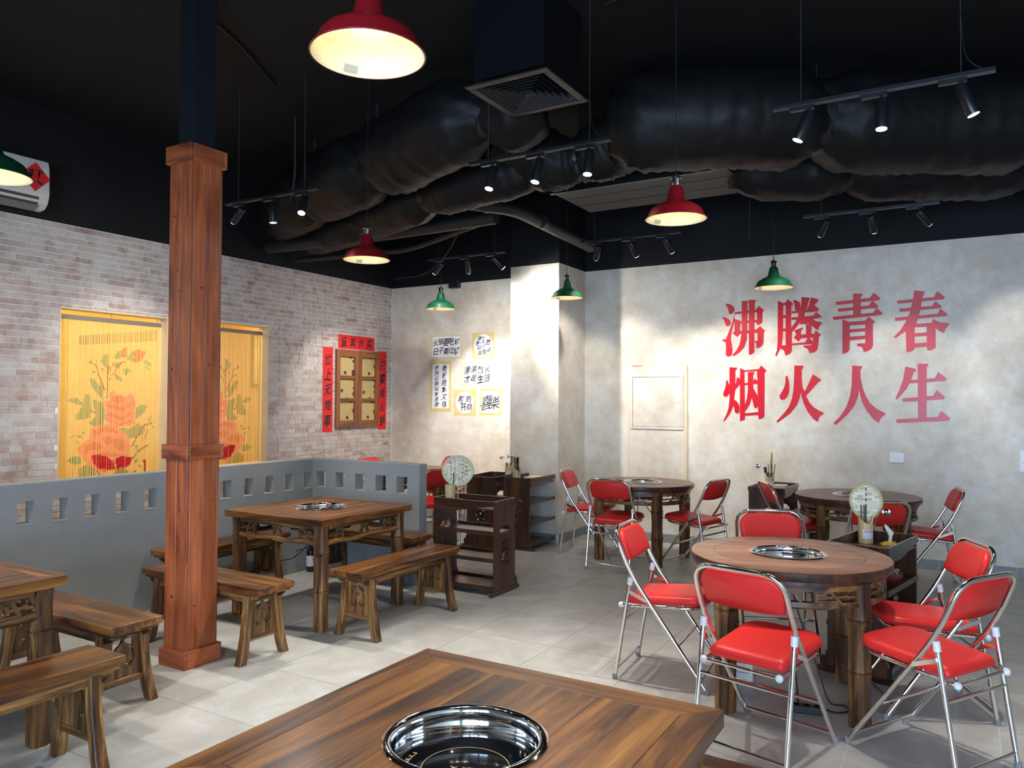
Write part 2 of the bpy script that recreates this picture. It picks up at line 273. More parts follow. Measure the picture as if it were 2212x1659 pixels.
CH={'fei':[[(-2.183,2.578),(-2.169,2.583),(-2.14,2.579),(-2.107,2.557),(-2.087,2.532),(-2.087,2.501),(-2.107,2.475),(-2.126,2.469),(-2.142,2.477),(-2.148,2.501),(-2.159,2.541),(-2.174,2.563)],[(-2.217,2.442),(-2.193,2.443),(-2.155,2.424),(-2.131,2.404),(-2.124,2.375),(-2.135,2.351),(-2.155,2.34),(-2.174,2.345),(-2.184,2.377),(-2.198,2.412),(-2.213,2.43)],[(-2.083,2.479),(-2.087,2.397),(-2.107,2.321),(-2.121,2.254),(-2.123,2.196),(-2.112,2.137),(-2.107,2.089),(-2.112,2.041),(-2.131,2.024),(-2.155,2.02),(-2.174,2.033),(-2.179,2.062),(-2.176,2.12),(-2.179,2.169),(-2.189,2.181),(-2.211,2.184),(-2.213,2.207),(-2.179,2.207),(-2.174,2.217),(-2.15,2.274),(-2.121,2.35),(-2.097,2.426)],[(-2.083,2.488),(-1.866,2.502),(-1.836,2.541),(-1.781,2.488),(-1.798,2.476),(-1.801,2.366),(-1.82,2.35),(-1.855,2.339),(-1.856,2.475),(-2.081,2.466)],[(-2.089,2.421),(-2.026,2.394),(-1.855,2.397),(-1.855,2.367),(-2.024,2.365),(-2.031,2.29),(-1.867,2.295),(-1.822,2.329),(-1.772,2.278),(-1.786,2.262),(-1.79,2.165),(-1.802,2.128),(-1.825,2.109),(-1.862,2.101),(-1.865,2.149),(-1.881,2.178),(-1.851,2.179),(-1.851,2.26),(-2.035,2.255),(-2.056,2.225),(-2.107,2.265),(-2.087,2.291)],[(-2.011,2.603),(-1.936,2.598),(-1.95,2.572),(-1.955,2.295),(-1.96,2.19),(-1.988,2.114),(-2.036,2.063),(-2.097,2.023),(-2.107,2.039),(-2.064,2.088),(-2.031,2.154),(-2.018,2.23),(-2.009,2.297)],[(-1.937,2.609),(-1.862,2.605),(-1.877,2.57),(-1.881,2.263),(-1.881,2.068),(-1.895,2.047),(-1.918,2.036),(-1.938,2.034)]],'teng':[[(-1.646,2.584),(-1.592,2.553),(-1.595,2.28),(-1.598,2.196),(-1.611,2.112),(-1.658,2.015),(-1.673,2.025),(-1.656,2.076),(-1.649,2.16)],[(-1.6,2.553),(-1.57,2.559),(-1.548,2.593),(-1.495,2.54),(-1.514,2.518),(-1.515,2.304),(-1.509,2.248),(-1.509,2.072),(-1.522,2.04),(-1.549,2.025),(-1.576,2.021),(-1.58,2.055),(-1.598,2.079),(-1.616,2.084),(-1.611,2.122),(-1.571,2.124),(-1.57,2.531),(-1.6,2.532)],[(-1.597,2.428),(-1.566,2.43),(-1.566,2.4),(-1.597,2.401)],[(-1.598,2.294),(-1.566,2.295),(-1.566,2.267),(-1.598,2.266)],[(-1.498,2.573),(-1.487,2.58),(-1.464,2.573),(-1.437,2.555),(-1.426,2.527),(-1.424,2.465),(-1.459,2.467),(-1.477,2.474),(-1.481,2.512),(-1.487,2.549)],[(-1.415,2.605),(-1.334,2.592),(-1.343,2.577),(-1.367,2.477),(-1.372,2.45),(-1.426,2.453),(-1.42,2.522)],[(-1.326,2.596),(-1.257,2.572),(-1.259,2.551),(-1.294,2.519),(-1.255,2.48),(-1.249,2.466),(-1.261,2.453),(-1.294,2.452),(-1.372,2.45),(-1.346,2.518)],[(-1.511,2.467),(-1.294,2.469),(-1.294,2.449),(-1.511,2.444)],[(-1.446,2.459),(-1.381,2.455),(-1.389,2.409),(-1.411,2.383),(-1.442,2.333),(-1.486,2.275),(-1.509,2.248),(-1.516,2.3),(-1.486,2.34),(-1.464,2.376),(-1.451,2.408)],[(-1.511,2.404),(-1.303,2.412),(-1.278,2.448),(-1.225,2.401),(-1.23,2.388),(-1.311,2.376),(-1.511,2.377)],[(-1.416,2.381),(-1.311,2.38),(-1.277,2.353),(-1.221,2.342),(-1.223,2.328),(-1.247,2.302),(-1.258,2.261),(-1.294,2.285),(-1.32,2.314),(-1.355,2.332),(-1.381,2.331),(-1.438,2.33)],[(-1.486,2.271),(-1.403,2.299),(-1.403,2.281),(-1.42,2.263),(-1.423,2.226),(-1.296,2.231),(-1.284,2.267),(-1.233,2.217),(-1.252,2.194),(-1.258,2.11),(-1.269,2.065),(-1.295,2.043),(-1.343,2.037),(-1.351,2.067),(-1.369,2.088),(-1.396,2.096),(-1.395,2.115),(-1.325,2.115),(-1.308,2.149),(-1.308,2.19),(-1.421,2.188),(-1.443,2.156),(-1.494,2.197),(-1.467,2.228)],[(-1.374,2.33),(-1.32,2.319),(-1.322,2.227),(-1.374,2.224)],[(-1.36,2.187),(-1.342,2.191),(-1.303,2.151),(-1.303,2.126),(-1.395,2.124)],[(-1.509,2.139),(-1.377,2.146),(-1.305,2.15),(-1.305,2.13),(-1.509,2.121)]],'qing':[[(-0.938,2.608),(-0.852,2.602),(-0.858,2.586),(-0.869,2.568),(-0.868,2.399),(-0.937,2.398)],[(-1.097,2.535),(-0.787,2.557),(-0.756,2.606),(-0.698,2.55),(-0.704,2.528),(-1.091,2.505)],[(-1.077,2.467),(-0.797,2.484),(-0.765,2.53),(-0.716,2.475),(-0.723,2.457),(-1.07,2.437)],[(-1.124,2.39),(-0.761,2.411),(-0.73,2.458),(-0.676,2.401),(-0.692,2.385),(-1.117,2.358)],[(-1.035,2.362),(-0.969,2.329),(-0.97,2.074),(-0.976,2.049),(-0.999,2.03),(-1.036,2.02)],[(-0.972,2.332),(-0.824,2.339),(-0.802,2.378),(-0.741,2.323),(-0.762,2.301),(-0.972,2.298)],[(-0.83,2.328),(-0.762,2.305),(-0.762,2.092),(-0.776,2.063),(-0.808,2.041),(-0.846,2.034),(-0.85,2.065),(-0.866,2.086),(-0.903,2.094),(-0.902,2.119),(-0.831,2.119)],[(-0.971,2.259),(-0.828,2.266),(-0.828,2.236),(-0.971,2.229)],[(-0.971,2.187),(-0.829,2.194),(-0.829,2.161),(-0.971,2.152)]],'chun':[[(-0.553,2.514),(-0.246,2.53),(-0.218,2.584),(-0.156,2.523),(-0.166,2.504),(-0.549,2.485)],[(-0.534,2.437),(-0.261,2.448),(-0.235,2.492),(-0.182,2.441),(-0.188,2.423),(-0.53,2.406)],[(-0.572,2.354),(-0.216,2.373),(-0.193,2.419),(-0.134,2.365),(-0.143,2.347),(-0.569,2.323)],[(-0.41,2.604),(-0.319,2.588),(-0.327,2.563),(-0.341,2.535),(-0.351,2.449),(-0.369,2.368),(-0.39,2.292),(-0.481,2.224),(-0.57,2.156),(-0.582,2.171),(-0.524,2.235),(-0.48,2.311),(-0.445,2.396),(-0.424,2.492),(-0.414,2.549)],[(-0.268,2.289),(-0.249,2.33),(-0.226,2.308),(-0.185,2.29),(-0.126,2.283),(-0.126,2.264),(-0.152,2.229),(-0.165,2.192),(-0.202,2.212),(-0.231,2.237),(-0.306,2.245),(-0.306,2.26)],[(-0.412,2.286),(-0.264,2.292),(-0.247,2.257),(-0.412,2.255)],[(-0.481,2.224),(-0.446,2.271),(-0.39,2.292),(-0.406,2.254),(-0.407,2.067),(-0.413,2.043),(-0.439,2.027),(-0.475,2.022)],[(-0.306,2.262),(-0.233,2.252),(-0.234,2.066),(-0.249,2.048),(-0.274,2.036),(-0.303,2.035),(-0.305,2.068)],[(-0.408,2.2),(-0.305,2.202),(-0.305,2.171),(-0.408,2.168)],[(-0.409,2.103),(-0.304,2.107),(-0.304,2.071),(-0.409,2.067)]],'yan':[[(-2.174,1.77),(-2.162,1.774),(-2.15,1.743),(-2.134,1.704),(-2.139,1.637),(-2.16,1.603),(-2.184,1.596),(-2.203,1.608),(-2.206,1.637),(-2.189,1.676),(-2.177,1.724)],[(-2.139,1.909),(-2.059,1.904),(-2.066,1.882),(-2.078,1.868),(-2.079,1.666),(-2.091,1.57),(-2.098,1.502),(-2.131,1.425),(-2.194,1.336),(-2.205,1.345),(-2.17,1.415),(-2.149,1.483),(-2.139,1.57)],[(-2.06,1.808),(-2.025,1.781),(-2.025,1.733),(-2.079,1.671),(-2.087,1.658),(-2.083,1.714),(-2.069,1.752)],[(-2.093,1.57),(-2.065,1.551),(-2.041,1.517),(-2.034,1.484),(-2.036,1.436),(-2.06,1.418),(-2.084,1.435),(-2.088,1.474),(-2.101,1.512)],[(-2.027,1.9),(-1.975,1.871),(-1.984,1.852),(-1.978,1.389),(-1.98,1.365),(-2.003,1.349),(-2.031,1.345),(-2.03,1.733)],[(-1.981,1.874),(-1.838,1.885),(-1.838,1.866),(-1.981,1.859)],[(-1.839,1.883),(-1.814,1.922),(-1.759,1.867),(-1.779,1.846),(-1.782,1.402),(-1.794,1.381),(-1.822,1.37),(-1.842,1.368),(-1.845,1.486),(-1.856,1.864)],[(-1.981,1.74),(-1.895,1.748),(-1.881,1.789),(-1.847,1.76),(-1.849,1.733),(-1.981,1.721)],[(-1.949,1.854),(-1.881,1.853),(-1.884,1.836),(-1.895,1.822),(-1.893,1.684),(-1.905,1.599),(-1.933,1.513),(-1.978,1.446),(-1.98,1.513),(-1.959,1.58),(-1.949,1.656)],[(-1.895,1.689),(-1.858,1.627),(-1.843,1.594),(-1.843,1.505),(-1.859,1.481),(-1.882,1.483),(-1.891,1.514),(-1.907,1.585)],[(-1.98,1.425),(-1.838,1.443),(-1.838,1.412),(-1.98,1.401)]],'huo':[[(-1.572,1.809),(-1.554,1.81),(-1.541,1.762),(-1.534,1.702),(-1.537,1.646),(-1.554,1.6),(-1.581,1.572),(-1.613,1.567),(-1.63,1.586),(-1.63,1.614),(-1.608,1.651),(-1.585,1.697),(-1.572,1.753)],[(-1.486,1.916),(-1.397,1.911),(-1.401,1.89),(-1.415,1.874),(-1.416,1.784),(-1.409,1.701),(-1.4,1.655),(-1.426,1.641),(-1.435,1.591),(-1.462,1.517),(-1.524,1.433),(-1.654,1.333),(-1.662,1.352),(-1.595,1.423),(-1.541,1.498),(-1.51,1.581),(-1.495,1.674)],[(-1.426,1.646),(-1.409,1.701),(-1.387,1.651),(-1.376,1.609),(-1.34,1.536),(-1.297,1.491),(-1.254,1.462),(-1.213,1.444),(-1.213,1.428),(-1.246,1.405),(-1.265,1.35),(-1.306,1.377),(-1.357,1.444),(-1.396,1.527),(-1.418,1.6)],[(-1.31,1.826),(-1.232,1.77),(-1.238,1.755),(-1.257,1.746),(-1.376,1.607),(-1.393,1.641),(-1.348,1.738)]],'ren':[[(-0.947,1.904),(-0.858,1.897),(-0.861,1.882),(-0.874,1.863),(-0.874,1.793),(-0.861,1.694),(-0.886,1.672),(-0.895,1.605),(-0.928,1.515),(-0.992,1.425),(-1.102,1.321),(-1.117,1.343),(-1.057,1.409),(-1.001,1.505),(-0.969,1.605),(-0.954,1.714)],[(-0.886,1.674),(-0.874,1.793),(-0.854,1.684),(-0.827,1.605),(-0.792,1.541),(-0.729,1.482),(-0.659,1.446),(-0.662,1.428),(-0.694,1.4),(-0.708,1.375),(-0.714,1.348),(-0.766,1.389),(-0.819,1.462),(-0.859,1.545),(-0.88,1.625)]],'sheng':[[(-0.486,1.888),(-0.395,1.862),(-0.4,1.844),(-0.416,1.831),(-0.44,1.755),(-0.475,1.678),(-0.558,1.574),(-0.571,1.586),(-0.531,1.683),(-0.505,1.77)],[(-0.453,1.758),(-0.242,1.775),(-0.214,1.831),(-0.147,1.771),(-0.155,1.75),(-0.453,1.727)],[(-0.513,1.586),(-0.259,1.611),(-0.228,1.666),(-0.16,1.599),(-0.173,1.58),(-0.508,1.553)],[(-0.565,1.387),(-0.223,1.415),(-0.191,1.474),(-0.118,1.402),(-0.131,1.382),(-0.561,1.353)],[(-0.383,1.913),(-0.293,1.908),(-0.296,1.894),(-0.308,1.875),(-0.312,1.401),(-0.383,1.4)]]}
PEONY=[('g',[(0.326,1.72),(0.362,1.733),(0.448,1.64),(0.462,1.539),(0.413,1.569),(0.351,1.65)]),('g',[(0.12,1.533),(0.223,1.556),(0.289,1.475),(0.213,1.492)]),('g',[(0.281,1.579),(0.329,1.58),(0.349,1.439),(0.332,1.369),(0.215,1.348),(0.203,1.395),(0.271,1.475)]),('g',[(0.353,1.545),(0.451,1.51),(0.477,1.426),(0.466,1.308),(0.369,1.293),(0.321,1.323),(0.392,1.38)]),('g',[(0.771,1.448),(0.823,1.485),(0.912,1.478),(0.852,1.398),(0.772,1.349)]),('g',[(0.605,1.268),(0.721,1.265),(0.799,1.312),(0.881,1.26),(0.855,1.199),(0.723,1.167),(0.67,1.193)]),('g',[(0.124,0.998),(0.197,1.033),(0.261,1.024),(0.268,0.954),(0.199,0.964)]),('g',[(0.236,0.818),(0.246,0.921),(0.327,0.961),(0.376,0.923),(0.426,0.801)]),('g',[(0.42,1.889),(0.474,1.957),(0.499,1.952),(0.5,1.856),(0.482,1.82)]),('g',[(0.562,1.943),(0.605,1.994),(0.638,1.935),(0.569,1.908)]),('g',[(0.678,1.913),(0.735,2.002),(0.757,1.892)]),('g',[(0.563,1.871),(0.607,1.891),(0.611,1.837),(0.57,1.817)]),('g',[(0.64,1.814),(0.698,1.834),(0.725,1.811),(0.674,1.766)]),('g',[(0.552,1.786),(0.635,1.741),(0.636,1.698),(0.572,1.733)]),('g',[(0.837,1.902),(0.884,1.916),(0.932,1.887),(0.93,1.849),(0.885,1.873)]),('g',[(0.837,1.864),(0.912,1.849),(0.91,1.823)]),('g',[(0.323,1.89),(0.347,1.891),(0.342,1.861),(0.318,1.86)]),('g',[(0.383,1.899),(0.395,1.899),(0.39,1.864),(0.374,1.875)]),('g',[(0.343,1.803),(0.379,1.798),(0.373,1.774),(0.343,1.779)]),('g',[(0.433,1.83),(0.47,1.825),(0.458,1.801),(0.433,1.806)]),('g',[(0.16,1.212),(0.188,1.223),(0.183,1.194),(0.166,1.189)]),('g',[(0.258,1.243),(0.293,1.242),(0.275,1.22)]),('g',[(0.201,1.165),(0.241,1.163),(0.23,1.138)]),('g',[(0.776,1.103),(0.803,1.108),(0.804,1.065),(0.784,1.072)]),('g',[(0.891,1.104),(0.918,1.102),(0.912,1.071)]),('g',[(0.927,1.372),(0.945,1.378),(0.921,1.322),(0.907,1.347)]),('g',[(0.942,1.283),(0.97,1.283),(0.964,1.258)]),('g',[(0.842,1.174),(0.866,1.173),(0.856,1.143)]),('s',[(0.481,1.545),(0.495,1.546),(0.504,1.845),(0.492,1.844)]),('s',[(0.461,1.617),(0.48,1.617),(0.409,1.782),(0.395,1.781)]),('s',[(0.403,1.781),(0.415,1.782),(0.39,1.852),(0.323,1.878),(0.324,1.866),(0.378,1.845)]),('s',[(0.491,1.689),(0.507,1.707),(0.627,1.874),(0.672,1.888),(0.665,1.9),(0.614,1.885)]),('s',[(0.489,1.772),(0.502,1.779),(0.569,1.883),(0.556,1.889)]),('s',[(0.728,1.087),(0.744,1.086),(0.87,1.279),(0.963,1.308),(0.96,1.321),(0.86,1.298)]),('s',[(0.883,1.154),(0.896,1.16),(0.902,1.259),(0.892,1.26)]),('s',[(0.194,1.211),(0.276,1.191),(0.278,1.202),(0.2,1.22)]),('s',[(0.79,1.065),(0.804,1.027),(0.911,1.09),(0.897,1.103),(0.81,1.058)]),('s',[(0.726,0.971),(0.791,1.028),(0.804,1.021),(0.739,0.958)]),('s',[(0.343,1.451),(0.385,1.416),(0.379,1.41),(0.34,1.44)]),('o',[(0.618,1.983),(0.656,2.028),(0.682,2.023),(0.681,1.937),(0.639,1.929)]),('o',[(0.742,1.99),(0.788,2.02),(0.876,1.997),(0.83,1.908),(0.763,1.882)]),('p',[(0.523,1.606),(0.561,1.62),(0.574,1.582),(0.638,1.589),(0.664,1.558),(0.729,1.598),(0.756,1.559),(0.783,1.497),(0.758,1.436),(0.773,1.312),(0.669,1.278),(0.567,1.281),(0.478,1.343),(0.483,1.426),(0.457,1.522),(0.519,1.522)]),('o',[(0.549,1.57),(0.638,1.57),(0.658,1.534),(0.588,1.498),(0.537,1.522)]),('o',[(0.5,1.498),(0.653,1.461),(0.73,1.522),(0.743,1.497),(0.653,1.425),(0.513,1.462)]),('o',[(0.501,1.426),(0.641,1.376),(0.731,1.424),(0.732,1.393),(0.642,1.34),(0.502,1.39)]),('o',[(0.515,1.354),(0.617,1.31),(0.733,1.35),(0.733,1.326),(0.617,1.292)]),('p',[(0.334,1.264),(0.417,1.303),(0.566,1.305),(0.643,1.255),(0.709,1.179),(0.731,1.081),(0.706,0.996),(0.597,0.979),(0.573,0.896),(0.474,0.856),(0.376,0.911),(0.279,0.999),(0.219,1.107),(0.277,1.15),(0.335,1.182)]),('o',[(0.37,1.251),(0.467,1.284),(0.554,1.27),(0.618,1.219),(0.542,1.234),(0.443,1.237),(0.383,1.192)]),('o',[(0.289,1.126),(0.396,1.156),(0.47,1.106),(0.421,1.073),(0.337,1.077),(0.302,1.033)]),('o',[(0.543,1.174),(0.645,1.182),(0.691,1.095),(0.634,1.049),(0.57,1.101)]),('o',[(0.444,1.19),(0.53,1.198),(0.556,1.137),(0.494,1.116)]),('o',[(0.374,1.04),(0.495,1.057),(0.622,1.026),(0.596,1.003),(0.447,1.012)]),('o',[(0.424,0.896),(0.51,0.895),(0.486,0.867)]),('r',[(0.356,1.029),(0.471,1.025),(0.559,0.969),(0.586,0.89),(0.523,0.886),(0.412,0.908),(0.369,0.97)]),('r',[(0.578,0.986),(0.635,1.007),(0.745,0.994),(0.733,0.921),(0.675,0.895),(0.598,0.889)]),('d',[(0.586,0.89),(0.675,0.901),(0.721,0.849),(0.638,0.819),(0.587,0.787),(0.55,0.791)]),('d',[(0.394,0.91),(0.462,0.84),(0.45,0.799),(0.419,0.849)]),('d',[(0.785,0.967),(0.805,0.972),(0.799,0.929),(0.772,0.943)]),('d',[(0.813,0.91),(0.846,0.913),(0.84,0.883)]),('d',[(0.767,0.858),(0.794,0.862),(0.807,0.83),(0.774,0.826)]),('r',[(0.866,0.962),(0.893,0.96),(0.888,0.823),(0.868,0.825)])]
# ---------------------------------------------------------------- room shell
XL=-6.70; YB=8.142; ZT=3.055; ZC=4.0; XR=3.2
fl=S('floor',MB().box(-8.6,XR+.2,FRONT_Y-.2,8.4,-.12,-.0035),GROUT)
tm=MB().box(-.2957,.2957,-.2957,.2957,-.007,0).mesh('tile',TILE)
rest=MB()
for i in range(-15,6):
    for j in range(-10,10):
        x=.128+.595*i+.2975; y=2.545+.595*j+.2975
        if x<-8.3 or x>XR or y<FRONT_Y or y>YB+.25: continue
        if -6.9<x<1.6 and y>.9 and (y>2 or x<.5):
            o=bpy.data.objects.new('tile',tm); COL.objects.link(o); o.parent=fl; o.location=(x,y,0)
        else: rest.box(x-.2957,x+.2957,y-.2957,y+.2957,-.007,0)
tag(rest.obj('tile_field',TILE,fl),kind='stuff')
S('ceiling',MB().box(-7.1,XR+.2,FRONT_Y-.2,8.4,ZC,ZC+.1),BLACKC)
# left brick wall with two curtained openings (along Y)
W1=(3.704,4.742,.80,2.335); W2=(4.960,6.000,.80,2.355)
wl=S('wall_left',MB().plate([(FRONT_Y,0),(YB+.2,0),(YB+.2,ZT),(FRONT_Y,ZT)],[[(a,c),(b,c),(b,d),(a,d)] for a,b,c,d in (W1,W2)],.14,lambda u,v,w:(XL-.005-w,u,v)),MORTAR)
S('trim_1',MB().box(-6.86,XL+.004,FRONT_Y-.2,8.3,ZT,ZC),BLACKW)
wb=S('wall_back',MB().box(-6.86,XR+.2,YB,8.35,0,ZT),PLAST)
S('trim_2',MB().box(-6.86,XR+.2,YB-.004,8.35,ZT,ZC),BLACKW)
S('wall_column',MB().box(-4.428,-3.817,7.468,YB+.02,0,ZT),PLAST)
S('trim_3',MB().box(-4.436,-3.809,7.460,YB+.02,ZT,ZT+.2).box(-4.428,-3.817,7.468,YB+.02,ZT+.2,ZC),BLACKW)
S('wall_right',MB().box(XR,XR+.2,FRONT_Y-.2,8.35,0,ZC),PLAST)
wf=S('wall_front',MB().plate([(-6.9,0),(XR+.2,0),(XR+.2,ZC),(-6.9,ZC)],[[(a,.2),(b,.2),(b,2.5),(a,2.5)] for a,b in WINS],.15,lambda u,v,w:(u,FRONT_Y-w,v)),flat('front_wall_paint',(.55,.53,.50,1),.6))
for k,(a,b) in enumerate(WINS):
    m=MB(); c=(a+b)/2
    m.box(a,a+.05,FRONT_Y-.1,FRONT_Y-.04,.2,2.5).box(b-.05,b,FRONT_Y-.1,FRONT_Y-.04,.2,2.5).box(a+.05,b-.05,FRONT_Y-.1,FRONT_Y-.04,.2,.25).box(a+.05,b-.05,FRONT_Y-.1,FRONT_Y-.04,2.45,2.5).box(c-.02,c+.02,FRONT_Y-.1,FRONT_Y-.04,.25,2.45)
    S('window_%d'%(k+3),m,BLACKM)
# skirting tiles along the back wall and the column
def skirting(name,x0,x1,y0,y1):
    along=x1-x0>y1-y0
    st=S(name,MB().box(x0,x1,y0,y1,0,.092),GROUT); L_=.6; p=(x0 if along else y0); e=(x1 if along else y1)
    while p<e-.02:
        q=min(p+L_,e); 
        if along: MB().box(p+.0015,q-.0015,y0-.003,y1,0,.094).obj('tile',SKIRT,st)
        else: MB().box(x0,x1+.003,p+.0015,q-.0015,0,.094).obj('tile',SKIRT,st)
        p=q
skirting('baseboard_back',-3.817,XR,YB-.009,YB+.01)
skirting('baseboard_left_back',-6.70,-4.428,YB-.009,YB+.01)
skirting('baseboard_column_side',-3.82,-3.809,7.46,YB-.01)
skirting('baseboard_column_front',-4.43,-3.82,7.459,7.47)
# bricks: every brick of the nearest 300 is a part, the remainder one joined part
rng=random.Random(3); BL=[]
pitch=(ZT-.42)/50; z=.42; row=0
lens=[.105,.105,.155,.205,.205,.25]
while z+.04<ZT:
    y=2.55-rng.random()*.2; z1=z+pitch-.0065
    blk=[(a,b) for a,b,c,d in (W1,W2) if z1>c-.004 and z<d+.004]
    while y<YB-.03:
        l=rng.choice(lens); e=min(y+l,YB-.004)
        for a,b in blk:
            if y<a-.012 and e>a-.012: e=a+.0045
            elif a-.012<=y<b: y=b+.002; e=y+min(l,.155)
        if e-y>.03: BL.append((y,e-.0065,z,z1))
        y=e
    for a,b,c,d in (W1,W2):
        if z<d+.004<z1-.012:
            y=a
            while y<b-.03:
                e=min(y+rng.choice(lens),b); BL.append((y,e-.0065,d+.004,z1)); y=e
    z+=pitch
BL.sort(key=lambda b:(b[2]<1.0,-(b[1]-b[0])/(6.7**2+b[0]**2)))
cache={}; m=MB()
for k,(y0,y1,z0,z1) in enumerate(BL):
    l=round(y1-y0,3); x1=XL+.0015*rng.random()
    if k<300:
        key=(l,round(z1-z0,3))
        if key not in cache: cache[key]=MB().box(-.012,0,-l/2,l/2,-(z1-z0)/2,(z1-z0)/2).mesh('brick',BR1)
        o=bpy.data.objects.new('brick',cache[key]); COL.objects.link(o); o.parent=wl; o.location=(x1,(y0+y1)/2,(z0+z1)/2)
    else: m.box(x1-.012,x1,y0,y1,z0,z1)
tag(m.obj('brickwork',BR2,wl),kind='stuff')
S('trim_4',MB().box(XL-.01,XL+.006,YB-.008,YB,0,ZT),flat('white_edge_bead',lin(214,210,204),.5))
# reveals of the two openings
REV=mottled('cream_reveal',[lin(206,186,146),lin(216,200,166)],4,.5)
for k,(a,b,c,d) in enumerate((W1,W2)):
    w=S('window_%d'%(k+1),MB().box(-6.845,-6.698,a-.002,b+.002,c-.03,c),flat('sill_board',lin(150,130,100),.5))
    MB().box(-6.845,-6.698,a-.002,a+.008,c,d).obj('jamb',REV,w); MB().box(-6.845,-6.698,b-.008,b+.002,c,d).obj('jamb',REV,w); MB().box(-6.845,-6.698,a+.008,b-.008,d-.01,d+.002).obj('lintel',REV,w)
# booths behind
bz=MB(); X0=-8.5
bz.box(X0-.1,X0,2.9,7.0,0,2.85).box(X0,-6.86,2.8,2.9,0,2.85).box(X0,-6.86,6.95,7.05,0,2.85).box(X0,-6.86,2.9,6.95,2.8,2.9)
S('wall_booth',bz,YELLOWW)
OCH=flat('ochre_frame_paint',lin(150,108,36),.5)
t=thing('door_frame','dark ochre door frame inside the booth behind the left bead curtain','door frame',(-7.0,4.9,0))
MB().box(-1.45,-.05,-.03,.03,2.14,2.24).obj('head_rail',OCH,t); MB().box(-.05,.015,-.03,.03,0,2.24).obj('post',OCH,t)
t=thing('hanging_picture','framed brush painting on the booth wall behind the right bead curtain','picture',(-7.82,6.935,2.06))
m=MB(); 
for a in ((-.24,.24,.31,.36),(-.24,.24,-.36,-.31)): m.box(a[0],a[1],-.02,.01,a[2],a[3])
m.box(-.24,-.19,-.02,.01,-.31,.31).box(.19,.24,-.02,.01,-.31,.31); m.obj('frame',OCH,t)
MB().box(-.19,.19,-.008,.008,-.31,.31).obj('painting',mottled('ink_wash',[lin(216,190,120),lin(222,200,140),lin(218,192,124),lin(120,100,50)],7,.7,world=False),t)
# bead curtains: every strand is real, the peony is the colour of its beads
PCOL=dict(g=(118,142,74),o=(214,92,44),p=(236,122,96),s=(150,72,44),r=(206,14,14),d=(74,104,44))
def inpoly(x,y,P):
    c=False; j=len(P)-1
    for i in range(len(P)):
        if (P[i][1]>y)!=(P[j][1]>y) and x<(P[j][0]-P[i][0])*(y-P[i][1])/(P[j][1]-P[i][1])+P[i][0]: c=not c
        j=i
    return c
PB=[(c,P,min(q[0] for q in P),max(q[0] for q in P),min(q[1] for q in P),max(q[1] for q in P)) for c,P in PEONY]
def curtain_mesh():
    V=[];F=[];C=[]; n=94; top=2.255; bot=.84; ns=118; dz=(top-bot)/ns; r=random.Random(5)
    for i in range(n):
        y=.022+.994*i/(n-1); ph=r.random()*6; am=.0006+.0012*r.random(); w_=.0036
        st=len(V)
        for k in range(ns+1):
            z=top-dz*k; yy=y+am*math.sin(z*3+ph); xx=.002*math.sin(z*2+ph*2)
            pass
            zz=z-dz*.5; col=(226,190,100) if (i*7)%5 else (216,178,88)
            for c,P,x0,x1,z0,z1 in PB:
                if x0<=y<=x1 and z0<=zz<=z1 and inpoly(y,zz,P): col=PCOL[c]
            wd=.0058 if col==PCOL['r'] else w_
            for a,b in ((-wd,0),(0,.0032),(wd,0),(0,-.0032)): V.append((xx+b,yy+a,z))
            cc=lin(*col)
            if k<ns:
                for q in range(4):
                    F.append((st+4*k+q,st+4*k+(q+1)%4,st+4*k+4+(q+1)%4,st+4*k+4+q)); C.append(cc)
    m=bpy.data.meshes.new('strands'); m.from_pydata(V,[],F); m.update()
    at=m.color_attributes.new('col','FLOAT_COLOR','CORNER'); flatc=[]
    for c in C: flatc+=list(c)*4
    at.data.foreach_set('color',flatc)
    mt,nt,p=newmat('bamboo_bead'); a=N(nt,'ShaderNodeVertexColor',layer_name='col'); L(nt,a.outputs[0],p.inputs['Base Color']); p.inputs['Roughness'].default_value=.45
    m.materials.append(mt); return m
cm=curtain_mesh()
GREYR=flat('grey_rail',lin(128,116,104),.5)
for k,(lab,yl,sy,zo) in enumerate((('bamboo bead curtain with red peony pattern in the left wall opening, left of the post',W1[0],1,0),('bamboo bead curtain with mirrored peony in the right opening, partly behind the post',W2[1],-1,.018))):
    t=thing('bead_curtain',lab,'curtain',(-6.80,yl,zo),0,'bamboo bead curtains in the brick wall')
    o=bpy.data.objects.new('strands',cm); COL.objects.link(o); o.parent=t; o.scale=(1,sy,1); tag(o,kind='stuff')
    MB().box(-.012,.012,min(.012*sy,1.024*sy),max(.012*sy,1.024*sy),2.247,2.285).obj('rail',GREYR,t)
    for y in (.03,.52,.99): MB().tube(fillet([(0,y*sy,2.325),(0,y*sy,2.31),(.0,(y+.012)*sy,2.30),(0,y*sy,2.285)],.01,3),.0022,6).obj('hook',flat('hook_steel',(.2,.16,.1,1),.3,1),t)
